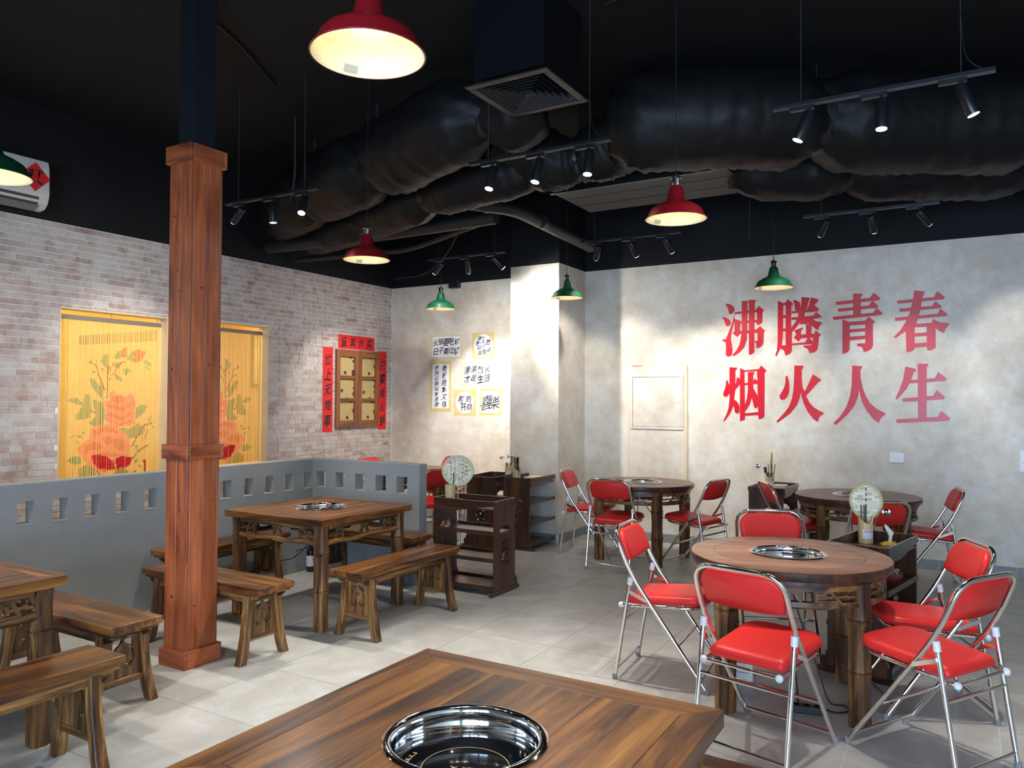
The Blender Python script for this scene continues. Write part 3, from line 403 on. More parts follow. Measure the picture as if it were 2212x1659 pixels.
# ---------------------------------------------------------------- writing
GC={}
def glyph(ch,off=0):
    if (ch,off) in GC: return GC[ch,off]
    c=bpy.data.curves.new('g','FONT'); c.body=ch; c.size=1; c.offset=off; c.resolution_u=3
    o=bpy.data.objects.new('g',c); COL.objects.link(o)
    m=bpy.data.meshes.new_from_object(o.evaluated_get(bpy.context.evaluated_depsgraph_get()))
    V=[(v.co.x,v.co.y) for v in m.vertices]; F=[tuple(p.vertices) for p in m.polygons]
    x0=min(v[0] for v in V);x1=max(v[0] for v in V);y0=min(v[1] for v in V);y1=max(v[1] for v in V); s=max(x1-x0,y1-y0)
    V=[((a-(x0+x1)/2)/s,(b-(y0+y1)/2)/s) for a,b in V]
    bpy.data.objects.remove(o); bpy.data.curves.remove(c); bpy.data.meshes.remove(m); GC[ch,off]=(V,F); return V,F
def ink(mb,ch,cx,cy,size,fn,off=.016,brush=0,seed=0,wx=1):
    V,F=glyph(ch,off); r=random.Random(seed); a=r.uniform(-.5,.5)*brush; sh=.18*brush; p1=r.uniform(0,6); p2=r.uniform(0,6); sc=1+r.uniform(-.12,.12)*brush
    vs=[]
    for x,y in V:
        x=x*wx; X=x+sh*y+brush*.05*math.sin(5*y+p1); Y=y+brush*.05*math.sin(5*x+p2)+brush*.12*x
        X,Y=X*math.cos(a*.3)-Y*math.sin(a*.3),X*math.sin(a*.3)+Y*math.cos(a*.3)
        vs.append(mb.bm.verts.new(fn(cx+X*size*sc,cy+Y*size*sc)))
    for f in F:
        try: mb.bm.faces.new([vs[i] for i in f])
        except ValueError: pass
INK=flat('black_ink',(.012,.011,.014,1),.6)
# big red lettering on the back wall
LET=flat('red_letter_vinyl',lin(196,14,34),.33,spec=.55)
for nm,ch,row in (('fei','沸','first character of the upper row'),('teng','腾','second character of the upper row'),('qing','青','third character of the upper row'),('chun','春','fourth and last character of the upper row'),('yan','烟','first character of the lower row'),('huo','火','second character of the lower row'),('ren','人','third character of the lower row'),('sheng','生','fourth and last character of the lower row')):
    m=MB()
    for i,P in enumerate(CH[nm]): m.plate(P,[],.004+.00012*i,lambda u,v,w:(u,YB-w,v))
    tag(m.obj('wall_character',LET,recalc=False),'big red %s on the beige wall, %s'%(ch,row),'lettering','big red wall lettering')
# six calligraphy sheets
SHEET=mottled('tan_mount_paper',[lin(198,176,110),lin(206,186,124)],6,.7,world=False)
PALE=mottled('pale_mount_paper',[lin(202,190,150),lin(210,198,162)],6,.7,world=False)
PAPER=flat('white_paper',lin(222,222,226),.7)
def poster(label,x0,x1,z0,z1,mount,inner,cols,size,seed,rnd=False,off=.018):
    t=thing('calligraphy_sheet',label,'poster',((x0+x1)/2,YB-.0005,(z0+z1)/2),0,'calligraphy sheets on the back wall')
    w=(x1-x0)/2;h=(z1-z0)/2
    MB().box(-w,w,-.0015,0,-h,h).obj('mount',mount,t)
    iw,ih=inner
    if rnd: P=[(iw*math.cos(2*PI*k/40),ih*math.sin(2*PI*k/40)) for k in range(40)]
    else: P=[(-iw,-ih),(iw,-ih),(iw,ih),(-iw,ih)]
    pp=MB().plate(P,[],.001,lambda u,v,q:(u,-.0015-q,v)).obj('paper',PAPER,t)
    m=MB()
    for k,(ch,cx,cy,*sz) in enumerate(cols): ink(m,ch,cx,cy,(sz[0] if sz else size)*1.12,lambda u,v:(u,-.0032,v),off,.8,seed+k,.9)
    m.obj('brush_writing',INK,pp,recalc=False)
def grid(s,x0,dx,y): return [(c,x0+dx*i,y+(.008 if i%2 else -.004)) for i,c in enumerate(s)]
poster('wide calligraphy sheet with two rows of five characters, upper left of the six',-6.045,-5.545,2.085,2.395,PALE,(.215,.13),grid('火锅要吃饱',-.165,.083,.06)+grid('日子要过好',-.165,.083,-.058),.084,11)
poster('small gold sheet with round white centre full of small characters, upper right',-5.392,-5.060,2.072,2.402,SHEET,(.138,.143),[('得',-.055,.09),('老',-.085,.03),('相',-.06,-.03),('亲',-.045,-.095),('一',0,.1),('人',.0,.055),('心',.01,.0),('免',.02,-.08,.075),('愿',.075,.035,.07),('得',.085,-.06,.065)],.055,31,True)
poster('tall narrow calligraphy sheet with two long columns of characters',-6.045,-5.715,1.398,2.055,SHEET,(.132,.285),[(c,.06,.235-.094*i,.075) for i,c in enumerate('老板姓郭又很')]+[(c,-.062,.24-.069*i,.058) for i,c in enumerate('闹所以她叫郭闹闹')],.07,51)
poster('wide calligraphy sheet with two rows of four characters, middle right',-5.562,-5.066,1.725,2.025,PALE,(.22,.122),grid('濃湯烈火',-.15,.1,.056)+grid('才是生活',-.15,.1,-.056),.088,71)
poster('gold sheet with round white centre and four large characters, lower middle',-5.664,-5.332,1.352,1.682,SHEET,(.14,.14),[('新',-.055,.04,.1),('的',.06,.048,.075),('开',-.02,-.06,.09),('始',.07,-.05,.085)],.09,91,True)
poster('square calligraphy sheet with two bold large characters, lower right',-5.276,-4.950,1.358,1.690,SHEET,(.135,.135),[('喜',-.058,-.005,.15),('樂',.06,-.005,.15)],.13,106,off=.004)
# red couplets on the brick wall
REDP=mottled('red_paper',[lin(206,22,26),lin(216,30,32)],5,.6,world=False)
def couplet(label,y0,y1,z0,z1,chars,seed,size):
    t=thing('red_couplet',label,'couplet',(XL+.003,(y0+y1)/2,(z0+z1)/2),0,'red couplets round the wooden shutter')
    w=(y1-y0)/2;h=(z1-z0)/2
    MB().box(0,.002,-w,w,-h,h).obj('paper',REDP,t); m=MB()
    for k,(ch,u,v) in enumerate(chars): ink(m,ch,u,v,size,lambda a,b:(.0027,a,b),.02,.8,seed+k,.82)
    m.obj('brush_writing',INK,t,recalc=False)
couplet('red horizontal banner with four characters above the wooden shutter',7.106,7.779,2.186,2.360,[(c,-.235+.158*i,0) for i,c in enumerate('貨真价实')],5,.125)
couplet('tall red strip with five characters left of the wooden shutter',6.845,7.014,1.151,2.187,[(c,0,.37-.187*i) for i,c in enumerate('世上无难事')],15,.15)
couplet('tall red strip with five characters right of the wooden shutter',7.863,8.029,1.154,2.189,[(c,0,.33-.182*i) for i,c in enumerate('只要有火锅')],25,.14)
# wooden shutter with newspaper panes
def newsprint():
    m,nt,p=newmat('newsprint'); tc=N(nt,'ShaderNodeTexCoord').outputs['Object']; oi=N(nt,'ShaderNodeObjectInfo').outputs['Random']
    mp=N(nt,'ShaderNodeMapping'); L(nt,tc,mp.inputs[0]); rr=N(nt,'ShaderNodeCombineXYZ'); mu=N(nt,'ShaderNodeMath',operation='MULTIPLY_ADD'); mu.inputs[1].default_value=1.6; mu.inputs[2].default_value=-.9; L(nt,oi,mu.inputs[0]); L(nt,mu.outputs[0],rr.inputs[0]); L(nt,rr.outputs[0],mp.inputs['Rotation'])
    w=N(nt,'ShaderNodeTexWave',bands_direction='Z'); w.inputs['Scale'].default_value=34; w.inputs['Distortion'].default_value=0; L(nt,mp.outputs[0],w.inputs['Vector'])
    n=N(nt,'ShaderNodeTexNoise'); n.inputs['Scale'].default_value=150; L(nt,mp.outputs[0],n.inputs['Vector'])
    v=N(nt,'ShaderNodeTexVoronoi',distance='CHEBYCHEV'); v.inputs['Scale'].default_value=16; L(nt,mp.outputs[0],v.inputs['Vector'])
    a=N(nt,'ShaderNodeMath',operation='MULTIPLY'); L(nt,w.outputs['Fac'],a.inputs[0]); L(nt,n.outputs[0],a.inputs[1])
    c1=ramp(nt,a.outputs[0],[(.18,lin(196,172,116)),(.5,lin(120,100,66))])
    sx=N(nt,'ShaderNodeSeparateColor'); L(nt,v.outputs['Color'],sx.inputs[0])
    d2=N(nt,'ShaderNodeMath',operation='LESS_THAN'); d2.inputs[1].default_value=.33; L(nt,v.outputs['Distance'],d2.inputs[0]); g2=N(nt,'ShaderNodeMath',operation='GREATER_THAN'); g2.inputs[1].default_value=.86; L(nt,sx.outputs[0],g2.inputs[0]); h2=N(nt,'ShaderNodeMath',operation='MULTIPLY'); L(nt,d2.outputs[0],h2.inputs[0]); L(nt,g2.outputs[0],h2.inputs[1]); c2=h2.outputs[0]
    mx=N(nt,'ShaderNodeMix',data_type='RGBA'); L(nt,c2,mx.inputs[0]); L(nt,c1,mx.inputs[6]); mx.inputs[7].default_value=lin(46,38,34); L(nt,mx.outputs[2],p.inputs['Base Color']); p.inputs['Roughness'].default_value=.8; return m
NEWS=newsprint()
t=thing('wooden_shutter','brown double wooden shutter with six newspaper panes on the brick wall','shutter',(XL+.002,7.449,1.685))
for s in (-1,1):
    c=s*.1985; hw=.1965; H_=.487
    MB().box(0,.035,c-hw,c-hw+.062,-H_,H_).obj('stile',WINW[2],t,bevel=.003); MB().box(0,.035,c+hw-.062,c+hw,-H_,H_).obj('stile',WINW[2],t,bevel=.003)
    for k in range(4):
        zc=[-.4435,-.142,.142,.4435][k]; hh=.0435 if k in (0,3) else .021
        MB().box(.001,.034,c-hw+.062,c+hw-.062,zc-hh,zc+hh).obj('rail',WINW[1],t,bevel=.002)
    for z0,z1 in ((-.40,-.163),(-.121,.121),(.163,.40)):
        zc=(z0+z1)/2; o=MB().box(0,.004,-hw+.062,hw-.062,z0-zc,z1-zc).obj('newspaper_pane',NEWS,t); o.location=(.003,c,zc)
# electrical panel papered over, in the back wall
t=thing('electrical_panel','wall-papered electrical panel with square door on the beige wall','panel',(-2.94,YB,0))
MB().box(-.315,.317,-.006,.0,.06,1.94).obj('backing_board',PLAST,t,bevel=.002)
MB().box(.317,.347,-.012,0,.06,1.937).obj('edge_strip',flat('tan_edge_strip',lin(206,186,156),.6),t)
MB().box(-.347,-.315,-.005,0,.06,1.87).obj('edge_strip',flat('pale_edge_strip',lin(202,190,176),.6),t)
m=MB()
for a in ((-.302,.30,1.815,1.838),(-.302,.30,1.236,1.262),(-.302,-.28,1.262,1.815),(.277,.30,1.262,1.815)): m.box(a[0],a[1],-.016,-.006,a[2],a[3])
m.obj('door_surround',PLAST,t,bevel=.002)
MB().box(-.276,.273,-.012,-.006,1.266,1.811).obj('door',PLAST,t,bevel=.002)
MB().lathe([(0,.004),(.012,.004),(.014,0)],16,mx=Matrix.Translation((.253,-.012,1.536))@Matrix.Rotation(R(90),4,'X')).obj('lock',flat('pale_lock',lin(196,190,180),.4),t)
MB().box(-.29,-.17,-.009,-.004,1.937,1.945).obj('red_tape',flat('red_tape',lin(206,60,50),.5),t)
# sockets
def socket(label,x,z,w,h,n,rock=True):
    t=thing('wall_socket',label,'socket',(x,YB,z))
    MB().box(-w,w,-.009,0,-h,h).obj('face_plate',WHITEP,t,bevel=.003,seg=2)
    for k in range(n): MB().box(-w*.5+k*w*.7-.012,-w*.5+k*w*.7+.012,-.013,-.009,-.012,.016).obj('switch',WHITEP,t,bevel=.002)
socket('white wall socket plate on the beige wall below the red lettering',-.561,1.024,.0605,.0475,2)
socket('white switch plate at the right edge of the beige wall',.452,1.03,.04,.09,1)
socket('small white socket low on the wall behind the round table',-2.819,.273,.03,.05,1)
# ---------------------------------------------------------------- grey partition with square holes
PT=.10
hl=[(2.607-.2183*k,2.709-.2183*k) for k in range(9,0,-1)]+[(2.607+.2183*k,2.709+.2183*k) for k in range(5)]
yy=[3.703,3.926,4.150,4.373,4.595,4.818,5.041]; hl+=[(a,a+.102) for a in yy]
t=thing('partition','grey L-shaped half-height partition with a row of square holes','partition',(0,0,0)); t['kind']='structure'
YE=5.159
MB().plate([(0,0),(YE+PT,0),(YE+PT,1.0),(0,1.0)],[[(a,.74),(b,.74),(b,.888),(a,.888)] for a,b in hl if a>.05],PT,lambda u,v,w:(-5.161-w,u,v)).obj('long_panel',PART,t)
hs=[(-5.113+.233*k,-4.998+.233*k) for k in range(5)]
MB().plate([(-5.161,0),(-3.937,0),(-3.937,1.004),(-5.161,1.004)],[[(a,.752),(b,.752),(b,.895),(a,.895)] for a,b in hs],PT,lambda u,v,w:(u,YE+w,v)).obj('short_panel',PART,t)
CAPM=flat('pale_partition_cap',lin(176,176,170),.5)
MB().box(-5.261,-5.161,0,YE+PT,1.0,1.006).obj('top_cap',CAPM,t); MB().box(-5.161,-3.937,YE,YE+PT,1.004,1.008).obj('top_cap',CAPM,t)
m=MB()
for a,b in hl:
    if a>.05: m.box(-5.261,-5.159,a,b,.7395,.7415)
m.obj('hole_sills',CAPM,t); m=MB()
for a,b in hs: m.box(a,b,YE-.002,YE+PT,.7515,.7535)
m.obj('hole_sills',CAPM,t)
# ---------------------------------------------------------------- timber-clad post
t=thing('timber_post','square post clad in reddish timber boards with base, band and cap','post',(-3.948,2.972,0))
MB().box(-.085,.085,-.095,.095,0,3.0).obj('core',BLACKM,t)
hx,hy=.098,.108
for s in (-1,1):
    MB().box(-hx,-.001,s*hy-(.014 if s>0 else -0),s*hy+(0 if s>0 else .014),.02,2.94).obj('board',PW[2],t,bevel=.002)
    MB().box(.001,hx,s*hy-(.014 if s>0 else -0),s*hy+(0 if s>0 else .014),.02,2.94).obj('board',PW[2],t,bevel=.002)
    for a,b in ((-hy+.0145,-.006),(-.004,hy-.0145)):
        MB().box(s*hx-(.0135 if s>0 else 0),s*hx+(0 if s>0 else .0135),a,b,.02,2.94).obj('board',PW[2],t,bevel=.002)
MB().box(hx-.008,hx+.003,-hy-.003,-hy+.010,.60,2.94).obj('corner_bead',PW[2],t,bevel=.002)
MB().box(hx-.008,hx+.003,-hy-.003,-hy+.010,.1,.575).obj('corner_bead',PW[2],t,bevel=.002)
def collar(nm,z0,z1,ox,oy,th=.02):
    MB().box(-ox,ox,-oy,-oy+th,z0,z1).obj(nm,PW[0],t,bevel=.002); MB().box(-ox,ox,oy-th,oy,z0,z1).obj(nm,PW[0],t,bevel=.002)
    MB().box(ox-th,ox,-oy+th+.0005,oy-th-.0005,z0,z1).obj(nm,PW[1],t,bevel=.002); MB().box(-ox,-ox+th,-oy+th+.0005,oy-th-.0005,z0,z1).obj(nm,PW[1],t,bevel=.002)
collar('base_board',0,.101,.1165,.127); collar('band_board',1.197,1.282,.1165,.127); collar('cap_board',2.931,3.034,.1165,.127)
MB().box(-.112,.112,-.122,.122,3.0,3.03).obj('cap_top',PW[0],t)
S('trim_5',MB().box(-4.02,-3.876,2.9,3.044,3.034,ZC),flat('blue_black_steel',(.006,.009,.013,1),.5))
KN=flat('dark_knot',lin(70,34,22),.5)
m=MB()
for y,zz,r_ in ((-.03,2.2,.008),(.03,1.75,.006),(.05,.95,.005),(-.05,.35,.006)): m.lathe([(0,.0006),(r_,.0006),(r_,0)],10,mx=Matrix.Translation((hx,y,zz))@Matrix.Rotation(R(90),4,'Y'))
for x,zz,r_ in ((-.05,2.62,.008),(-.02,2.3,.007),(.0,2.18,.006),(-.06,1.95,.006),(-.055,1.72,.009),(.03,.9,.007),(-.03,.4,.008)): m.lathe([(0,.0006),(r_,.0006),(r_,0)],10,mx=Matrix.Translation((x,-hy,zz))@Matrix.Rotation(R(90),4,'X'))
m.obj('knots',KN,t)
# ---------------------------------------------------------------- furniture builders
def bamboo_leg(w,h,seed,nodes=(.265,.51)):
    """fluted, bamboo-jointed square leg"""
    prof=[]; r=random.Random(seed); n=16
    zs=[0,.012]; ww=[.92,.95]
    prev=.012
    for k,zn in enumerate(list(nodes)+[h]):
        zs+=[prev+.02,(prev+zn)/2,zn-.022,zn-.006]; ww+=[.97,.92,.98,1.08]
        if zn<h: zs+=[zn,zn+.008]; ww+=[.92,1.08]
        prev=zn+.008
    zs[-1]=h
    m=MB(); rings=[]
    for z,s in zip(zs,ww):
        ring=[]
        for k in range(n):
            a=2*PI*(k+.5)/n; c=math.cos(a);q=math.sin(a); e=(abs(c)**5+abs(q)**5)**(-1/5.); fl=1-.10*(k%2)
            ring.append(m.bm.verts.new((c*e*w/2*s*fl,q*e*w/2*s*fl,z)))
        rings.append(ring)
    for A,B in zip(rings,rings[1:]):
        for k in range(n): m.bm.faces.new((A[k],A[(k+1)%n],B[(k+1)%n],B[k]))
    m.bm.faces.new(rings[0][::-1]); m.bm.faces.new(rings[-1]); return m
FRET=[((.0,.42),(.045,.42)),((.045,.42),(.045,.62)),((.075,0),(.13,.98)),((.13,.93),(.20,.93)),((.19,.98),(.19,0)),((.085,.07),(.20,.07)),((.115,.45),(.155,.45)),((.155,.45),(.155,.68)),((.155,.68),(.19,.68)),
 ((.44,.90),(.56,.90)),((.455,.78),(.545,.78)),((.49,.85),(.435,0)),((.51,.85),(.565,0))]
FRETS=[FRET[:9],FRET[9:],[((1-a[0],a[1]),(1-b[0],b[1])) for a,b in FRET[:9]]]
FRETS[0].append(((.045,.5),(.1,.45))); FRETS[2].append(((.955,.5),(.9,.45)))
RFRET=lambda a:(a[0]*1.7 if a[0]<.3 else (1-(1-a[0])*1.7 if a[0]>.7 else a[0]),a[1])
WF=wood('fret_wood',[lin(62,40,20),lin(104,70,36),lin(130,92,50)],0,scale=2,rough=.5,vary=.15)
def hob(loc,label,rz=0):
    t=thing('sunken_hob',label,'hob',loc,rz,'sunken hotpot hobs in the tables')
    MB().lathe([(.196,0),(.197,.004),(.192,.0075),(.184,.009),(.178,.007),(.174,.002),(.172,-.006),(.1705,-.02),(.1715,-.024),(.169,-.028),(.166,-.068)],64).obj('steel_well',STEEL,t,smooth=50,recalc=False)
    gp=MB().lathe([(0,-.0665),(.166,-.0665),(.166,-.075),(0,-.075)],64).obj('glass_plate',GLASSB,t,smooth=30)
    m=MB(); m.lathe([(.1035,-.0660),(.1055,-.0660)],64)
    for x0,x1,y0,y1 in ((-.031,-.023,-.02,.02),(-.001,.007,-.02,.02),(-.023,-.001,-.003,.003),(.019,.027,-.02,.02),(-.036,-.018,.0165,.02),(-.036,-.018,-.02,-.0165),(-.006,.012,.0165,.02),(-.006,.012,-.02,-.0165),(.014,.032,.0165,.02),(.014,.032,-.02,-.0165)):
        m.plate([(x0,y0),(x1,y0),(x1,y1),(x0,y1)],[],0,lambda u,v,q:(u,v-.02,-.0659))
    for k in range(26):
        a=R(160+k*2.4); m.plate([(r_*math.cos(a+d),r_*math.sin(a+d)) for r_,d in ((.140,0),(.143 if k%3 else .152,0),(.143 if k%3 else .152,.03),(.140,.03))],[],0,lambda u,v,q:(u,v,-.0659))
    m.obj('gold_markings',GOLD,gp,recalc=False)
    MB().box(-.16,.16,-.16,.16,-.16,-.076).obj('housing',BLACKP,t,bevel=.01); return t
def square_table(label,loc,rz=0):
    t=thing('square_table',label,'table',loc,rz,'square wooden hotpot tables'); W=.4775; b=.088; z0,z1=.705,.75
    # mitred border boards
    for k in range(4):
        P=[(-W+.0003,-W),(W-.0003,-W),(W-b-.0003,-W+b),(-W+b+.0003,-W+b)]; a=R(90*k); ca,sa=math.cos(a),math.sin(a)
        fn=lambda u,v,w,ca=ca,sa=sa:(u*ca-v*sa,u*sa+v*ca,z0+w)
        MB().plate(P,[],z1-z0,fn).obj('border_board',WT[k%2],t,bevel=.0012)
    # inner planks, cut round the hob opening
    Rr=.186; I=W-b-.0005; n=7; pw=2*I/n
    arc=lambda y:math.sqrt(max(0,Rr*Rr-y*y))
    for k in range(n):
        a=-I+pw*k+.0003; c=-I+pw*(k+1)-.0003; polys=[]
        if a>=Rr or c<=-Rr: polys=[[(-I,a),(I,a),(I,c),(-I,c)]]
        elif a>-Rr and c<Rr:
            ys=[a+(c-a)*i/6 for i in range(7)]
            polys=[[(-I,a)]+[(-arc(y),y) for y in ys]+[(-I,c)],[(I,c)]+[(arc(y),y) for y in ys[::-1]]+[(I,a)]]
        elif a<=-Rr: ys=[-Rr+(c+Rr)*i/6 for i in range(7)]; polys=[[(-I,a),(I,a),(I,c)]+[(arc(y),y) for y in ys[::-1]]+[(-arc(y),y) for y in ys[1:]]+[(-I,c)]]
        else: ys=[a+(Rr-a)*i/6 for i in range(7)]; polys=[[(-I,a)]+[(-arc(y),y) for y in ys]+[(arc(y),y) for y in ys[::-1][1:]]+[(I,a),(I,c),(-I,c)]]
        for P in polys: MB().plate(P,[],.03,lambda u,v,w:(u,v,.7198+w)).obj('plank',WT[0],t)
    # frame rails, lower rails, fretwork on four sides
    E_=.445; lw=.088
    for k in range(4):
        a=R(90*k); mx=Matrix.Rotation(a,4,'Z')
        MB().box(-E_+lw,E_-lw,-E_+.005,-E_+.04,.672,.705,mx).obj('frame_rail',WD[k%2],t,bevel=.003)
        r=random.Random(k); P=[(-E_+lw-.01+(2*E_-2*lw+.02)*i/10,.582+.006*math.sin(i*1.3+k)) for i in range(11)]
        m=MB(); m.tube([mx@Vector((x,-E_+.025,z)) for x,z in P],[.019+.003*math.sin(i*2.1+k) for i in range(11)],8); m.obj('lower_rail',WD[k%2],t,smooth=60)
        x0=-E_+lw; w_=2*(E_-lw)
        for seg in FRETS:
            m=MB()
            for p,q in seg: m.bar(mx@Vector((x0+p[0]*w_,-E_+.024,.594+p[1]*.082)),mx@Vector((x0+q[0]*w_,-E_+.024,.594+q[1]*.082)),.0145,.018,mx@Vector((0,1,0)))
            m.obj('fretwork',WF,t)
    for i,(sx,sy) in enumerate(((-1,-1),(1,-1),(1,1),(-1,1))):
        o=bamboo_leg(lw,.703,i).obj('leg',WD[2],t,smooth=40); o.location=(sx*(E_-lw/2),sy*(E_-lw/2),0)
    return t
def round_table(label,loc,rz=0):
    t=thing('round_table',label,'table',loc,rz,'round wooden hotpot tables')
    MB().lathe([(.178,.748),(.178,.75),(.3745,.75),(.3745,.735),(.178,.735)],72).obj('tabletop',WR,t,smooth=30)
    MB().lathe([(.3765,.735),(.3765,.75),(.494,.75),(.4985,.7485)],72).obj('top_border',WR,t,smooth=30,recalc=False)
    MB().lathe([(.4985,.7485),(.502,.744),(.502,.715),(.497,.706),(.478,.704),(.478,.685),(.47,.684),(.3,.684),(.3,.734),(.3765,.735)],72).obj('edge_rim',RE,t,smooth=30)
    MB().lathe([(.465,.684),(.465,.657),(.425,.657),(.425,.684)],72).obj('upper_ring',WD[0],t,smooth=30)
    MB().lathe([(.43,.575),(.462,.575),(.466,.583),(.462,.606),(.43,.606),(.43,.575)],72).obj('lower_ring',WD[0],t,smooth=30)
    for k in range(4):
        A0=R(45+90*k)+.11; AW=R(90)-.22; f=lambda u,v:Vector((.448*math.cos(A0+u*AW),.448*math.sin(A0+u*AW),.604+v*.056))
        for seg in FRETS:
            m=MB()
            for p,q in seg: 
                p=RFRET(p);q=RFRET(q); c=f((p[0]+q[0])/2,.5); m.bar(f(*p),f(*q),.012,.016,(c.x,c.y,0))
            m.obj('fretwork',WF,t)
        o=bamboo_leg(.094,.69,k+5).obj('leg',WD[2],t,smooth=40); o.location=(.437*math.cos(R(45+90*k)),.437*math.sin(R(45+90*k)),0); o.rotation_euler=(0,0,R(45+90*k))
    return t
def bench(label,loc,rz=0):
    t=thing('bench',label,'bench',loc,rz,'wooden benches at the square tables'); Lh=.545; W=.14
    m=MB().box(-Lh,Lh,-W,W,.412,.45); m.obj('seat_board',WT[0],t,bevel=.005,seg=2)
    MB().box(-Lh+.02,Lh-.02,-W+.012,W-.012,.396,.412).obj('moulding',WD[0],t,bevel=.003)
    for s in (-1,1):
        P=[(-Lh+.05,.396),(-Lh+.05,.378),(-Lh+.085,.378),(-Lh+.085,.352),(-Lh+.20,.352),(-Lh+.23,.362),(-Lh+.28,.368),(Lh-.28,.368),(Lh-.23,.362),(Lh-.2,.352),(Lh-.085,.352),(Lh-.085,.378),(Lh-.05,.378),(Lh-.05,.396)]
        MB().plate(P,[],.02,lambda u,v,w,s=s:(u,s*(W-.028)-s*w,v)).obj('apron',WD[0],t)
        P=[(-W+.03,.396),(-W+.03,.352),(W-.03,.352),(W-.03,.396)]
        # carved end panel with cut-outs
        o=[(-.10,.36),(-.125,.125),(.125,.125),(.10,.36)]
        def comma(sg): return [(sg*(.030+.020*math.cos(a)*(1-.0*a)),.232+.022*math.sin(a)) for a in [R(x) for x in range(-200,20,20)]]+[(sg*(.030+.008*math.cos(a)),.228+.010*math.sin(a)) for a in [R(x) for x in range(0,-200,-25)]]
        hol=[[(sg*x,z) for x,z in ((.052,.262),(.056,.335),(.046,.345),(.012,.345),(.004,.338),(.012,.318),(.034,.305),(.046,.285))] for sg in (-1,1)]+[comma(1),comma(-1)]
        ep=MB().plate(o,hol,.016,lambda u,v,w,s=s:(s*(.42-.008)+s*w,u,v)).obj('end_panel',WD[2],t)
        m=MB()
        for sg in (-1,1):
            m.tube([(s*.4295,sg*x,z) for x,z in ((0,.336),(.02,.318),(.05,.30),(.06,.27),(.06,.225),(.045,.205),(.022,.205),(.010,.222),(.014,.236),(.026,.238))],.0035,5)
        m.tube([(s*.4295,.010*math.cos(a),.285+.010*math.sin(a)) for a in [2*PI*i/12 for i in range(12)]],.003,5,True)
        m.obj('carving',WD[0],ep)
        MB().box(s*.42-.014,s*.42+.014,-.122,.122,.122,.155).obj('stretcher',WD[1],t,bevel=.003)
        for q in (-1,1):
            pts=[(.398,.100,.42),(.352,.104,.42),(.25,.114,.42),(.15,.128,.422),(.07,.143,.424),(.025,.155,.426),(0,.163,.427)]
            m=MB(); rings=[]
            for z,y,x in pts:
                hw,hd=.024,.027-.003*(z>.1)
                rings.append([m.bm.verts.new((s*x+i*hd,q*y+j*hw,z)) for i,j in ((-1,-1),(1,-1),(1,1),(-1,1))])
            for A,B in zip(rings,rings[1:]):
                for k in range(4): m.bm.faces.new((A[k],A[(k+1)%4],B[(k+1)%4],B[k]))
            m.bm.faces.new(rings[0]); m.bm.faces.new(rings[-1][::-1]); m.obj('leg',WD[2],t,bevel=.004)
    return t
def blob(cx,cz,r,seed,n=9):
    q=random.Random(seed); return [(cx+r*(.6+.5*q.random())*math.cos(2*PI*k/n),cz+r*(.7+.7*q.random())*math.sin(2*PI*k/n)) for k in range(n)]
